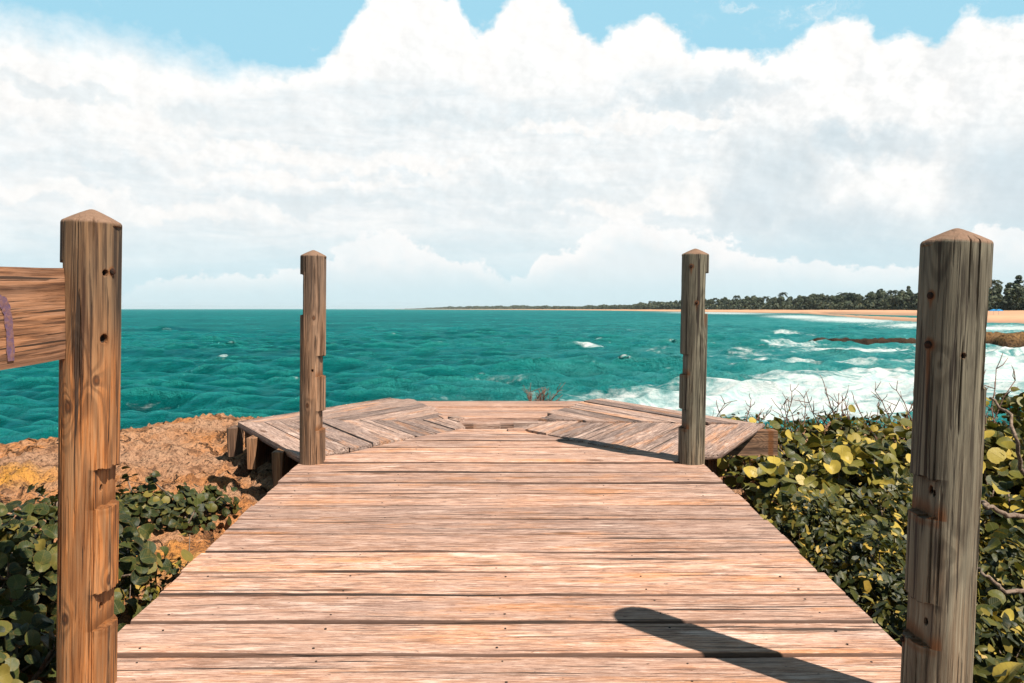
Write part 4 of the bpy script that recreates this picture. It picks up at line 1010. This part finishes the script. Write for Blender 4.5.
# ------------------------------------------------------------------ trees along the far shore
def broad_tree(seed, H, R, n, ls, tall=False):
    rng = np.random.default_rng(seed); root = empty('shore_tree')
    tb = MB(); cb = MB()
    tb.tube([(0, 0, -.5), (.1, 0, H * .35), (rng.normal(0, .3), rng.normal(0, .3), H * .8)], [R * .07, R * .055, R * .015], 6)
    cs = []
    for k in range(13 if not tall else 11):
        a = rng.random() * 6.28; z = rng.uniform(.12, .93); r_ = R * (1 - (z - .35) ** 2 * 1.5) * rng.uniform(.25, .85) if not tall else R * (1.05 - z) * rng.uniform(.3, .9)
        c = np.array([math.cos(a) * r_, math.sin(a) * r_, z * H]); cs.append((c, R * rng.uniform(.25, .5) * (.7 if tall else 1)))
        tb.tube([(0, 0, H * min(z, .5) * .7), tuple(c * .55 + np.array([0, 0, .2 * z * H])), tuple(c)], [R * .03, R * .02, R * .008], 4)
    for k in range(n):
        c, rr = cs[rng.integers(len(cs))]
        v = rng.normal(0, 1, 3); v /= np.linalg.norm(v); cs.append
        P = c + v * rr * rng.uniform(.55, 1.1) * np.array([1, 1, .75]); 
        if k == 0: PP = [P]; NN = [v]
        else: PP.append(P); NN.append(v)
    PP = np.array(PP); NN = np.array(NN) + np.random.default_rng(seed + 1).normal(0, .4, PP.shape) + np.array([0, 0, .4])
    put_leaves(cb, PP, NN, ls * rng.uniform(.6, 1.3, n), T_CLUMP, rng)
    tb.build('trunk', M['trunk'], root, smooth=True); cb.build('crown', M['leaf_tree'], root); return root
def palm_tree(seed, H):
    rng = np.random.default_rng(seed); root = empty('palm_tree'); tb, cb = MB(), MB()
    tp = np.array([rng.normal(0, .8), rng.normal(0, .8), H])
    tb.tube([(0, 0, -.5), tuple(tp * np.array([.3, .3, .5])), tuple(tp)], [.24, .17, .13], 7)
    for k in range(17):
        a = k * 2.4; up = rng.uniform(-.2, 1.1); L = H * .3; pts = []
        d = np.array([math.cos(a), math.sin(a), 0]); 
        for s in np.linspace(0, 1, 9): pts.append(tp + d * L * s + np.array([0, 0, up * L * s - 1.0 * L * s * s]))
        pts = np.array(pts); sd = np.cross(d, [0, 0, 1])
        P = np.repeat(pts[1:], 4, 0); n = len(P); sgn = np.tile([1, -1, 1, -1], 8)[:, None]
        P = P + sd * sgn * .35 + rng.normal(0, .12, P.shape); Nn = np.tile([0, 0, 1.], (n, 1)) + sd * sgn * .7 + rng.normal(0, .2, P.shape)
        put_leaves(cb, P, Nn, rng.uniform(.28, .5, n), T_CLUMP, rng)
    tb.build('trunk', M['trunk'], root, smooth=True); cb.build('crown', M['leaf_tree'], root); return root
def copy_tree(o):
    c = o.copy(); COL.objects.link(c)
    for ch in o.children:
        d = ch.copy(); COL.objects.link(d); d.parent = c
    return c
TG = 'trees behind the far beach'
protos = [(broad_tree(501, 12, 5.2, 900, .75), 'dark round crowned tree in the wooded strip behind the far beach'),
          (broad_tree(502, 10, 5.6, 900, .75), 'dark round crowned tree in the wooded strip behind the far beach'),
          (broad_tree(503, 13, 4.6, 850, .7), 'dark round crowned tree in the wooded strip behind the far beach'),
          (broad_tree(504, 17, 3.4, 800, .6, True), 'tall narrow feathery tree rising above the wooded strip behind the far beach'),
          (palm_tree(505, 11), 'palm tree with drooping fronds in the wooded strip behind the far beach'),
          (palm_tree(506, 13), 'palm tree with drooping fronds in the wooded strip behind the far beach')]
used = [False] * len(protos)
g = random.Random(21)
def put_tree(k, px, Y, sc):
    o = protos[k][0]
    if used[k]: o = copy_tree(o)
    used[k] = True
    tag(o, protos[k][1], 'tree', TG)
    h = float(land_h(np.array([px]), np.array([Y]))[0][0]); o.location = ((px - 512) * Y / F, Y, h - .2); o.rotation_euler = (0, 0, g.random() * 6.28); o.scale = (sc * g.uniform(.9, 1.15), sc * g.uniform(.9, 1.15), sc)
px = 640.
while px < 1060:
    Y = float(treeln(px)); stepm = g.uniform(4., 7.5)
    for row in range(3):
        yy = Y * (1 + .015 + .03 * row + g.uniform(0, .02)); k = g.choice([0, 1, 2, 0, 1, 4, 5, 4, 0, 1, 2] if row == 0 else [0, 1, 2, 2, 3, 5, 0, 2])
        sc = g.uniform(.8, 1.15) * (1. + .1 * row) * (.85 if k == 3 else 1)
        if row == 0 and g.random() < .2: sc *= .65
        if row == 2 and g.random() < .35: continue
        put_tree(k, px + g.uniform(-2, 2), yy, sc)
    px += stepm * F / Y * 1.05
for px, k, sc in ((908, 3, 1.15), (827, 3, .9), (1008, 3, .9), (1013, 2, 1.0), (856, 0, 1.1), (890, 1, 1.15), (758, 0, 1.0)): put_tree(k, px, float(treeln(px)) * 1.05, sc)
def woods():
    rng = np.random.default_rng(88); b = MB(); n = 15000
    px = rng.uniform(405, 690, n); Y = treeln(px) * rng.uniform(1.0, 1.12, n)
    top = 11 * (.55 + .7 * fbm(px * .22, px * 0, 4, 15)) * (1 + np.clip((560 - px) / 100, 0, .6)) * sstep(405, 450, px)
    h = land_h(px, Y)[0]; Z = h + top * rng.random(n) ** .7
    P = np.stack([(px - 512) * Y / F, Y, Z], -1)
    put_leaves(b, P, rng.normal(0, .6, P.shape) + np.array([0, -.5, .6]), rng.uniform(1.2, 2.6, n) * (Y / 1800) ** .5, T_CLUMP, rng)
    tag(b.build('distant_woods', M['leaf_tree']), 'hazy far woods along the low shore at the horizon', 'woods', kind='stuff')
woods()
def shore_scrub():
    rng = np.random.default_rng(93); b = MB(); n = 15000
    px = rng.uniform(600, 1075, n); Y = treeln(px) * rng.uniform(1.0, 1.06, n); h = land_h(px, Y)[0]
    Z = h + rng.random(n) * (4.2 + 5.0 * fbm(px * .3, px * 0, 3, 31)) 
    P = np.stack([(px - 512) * Y / F, Y, Z], -1)
    put_leaves(b, P, rng.normal(0, .6, P.shape) + np.array([0, -.5, .6]), rng.uniform(.5, 1.1, n) * (Y / 600) ** .6, T_CLUMP, rng)
    tag(b.build('shore_scrub', M['leaf_tree']), 'dark scrub filling the foot of the tree strip behind the far beach', 'scrub', kind='stuff')
shore_scrub()

# ------------------------------------------------------------------ things on the beach
def beach_umbrella(px, py, Y, R, label):
    x, y, z = at_Y(px, py, Y); gz = float(land_h(np.array([px]), np.array([Y]))[0][0]); root = empty('beach_umbrella', (x, y, gz)); tag(root, label, 'umbrella', 'blue beach umbrellas')
    H = max(z - gz, 2.0); p = MB(); p.tube([(0, 0, -.3), (0, 0, H)], [.05, .05], 6); p.build('pole', M['pole'], root)
    c = MB(); n = 16; V = [(0, 0, H)] + [(R * r_ * math.cos(2 * PI * k / n) * (1 if k % 2 == 0 else .95), R * r_ * math.sin(2 * PI * k / n) * (1 if k % 2 == 0 else .95), H - R * .42 * r_ ** 1.6) for r_ in (.5, 1.) for k in range(n)]
    V2 = V + [(v[0], v[1], v[2] - .03) for v in V]; m_ = len(V)
    Fc = [(0, 1 + k, 1 + (k + 1) % n) for k in range(n)] + [(1 + k, 1 + n + k, 1 + n + (k + 1) % n, 1 + (k + 1) % n) for k in range(n)]
    Fc += [tuple(m_ + i for i in f[::-1]) for f in Fc] + [(1 + n + k, m_ + 1 + n + k, m_ + 1 + n + (k + 1) % n, 1 + n + (k + 1) % n) for k in range(n)]
    c.add(V2, Fc); c.build('canopy', M['blue_canvas'], root)
beach_umbrella(993.5, 313.6, 290., 1.7, 'dark blue beach umbrella on the sand, the farther one, nearer the trees')
beach_umbrella(998.5, 316.4, 262., 1.5, 'lighter blue beach umbrella on the sand, the nearer one, right of the other')
def house(px, Y, label):
    gz = float(land_h(np.array([px]), np.array([Y]))[0][0]); root = empty('beach_house', ((px - 512) * Y / F, Y, gz)); tag(root, label, 'house')
    w = MB(); w.box((0, 0, 1.9), (11, 7, 4.4)); w.build('wall', M['plaster'], root)
    r_ = MB(); V = [(-6, -4, 4.12), (6, -4, 4.12), (6, 4, 4.12), (-6, 4, 4.12), (-6, 0, 6.0), (6, 0, 6.0)]; r_.add(V, [(0, 1, 5, 4), (2, 3, 4, 5), (0, 4, 3), (1, 2, 5), (3, 2, 1, 0)]); r_.build('roof', M['roofing'], root)
    for x in (-3.6, -.4, 3.2):
        q = MB(); q.box((x, -3.5, 2.2), (1.5, .08, 1.4)); q.build('window', M['dark_glass'], root)
house(1024, 425., 'pale plastered house among the trees above the beach at the right photo edge')

# ------------------------------------------------------------------ air
def haze():
    m, t = new_mat('haze_air'); v = t.new('ShaderNodeVolumePrincipled', {'Color': (.82, .93, .97), 'Density': 3.5e-5, 'Anisotropy': .2})
    o = t.N.new('ShaderNodeOutputMaterial'); t.L.new(v.outputs[0], o.inputs['Volume'])
    b = MB(); b.box((0, 0, 22), (46000, 46000, 52)); tag(b.build('haze', m), kind='stuff')
haze()

# ------------------------------------------------------------------ render settings
vs = S.view_settings; vs.view_transform = 'Standard'; vs.look = 'None'; vs.exposure = EXPO; vs.gamma = 1; vs.use_curve_mapping = False
S.render.engine = 'CYCLES'; S.cycles.max_bounces = 6; S.cycles.diffuse_bounces = 2; S.cycles.glossy_bounces = 2; S.cycles.transmission_bounces = 3
S.cycles.use_adaptive_sampling = True; S.cycles.use_denoising = True
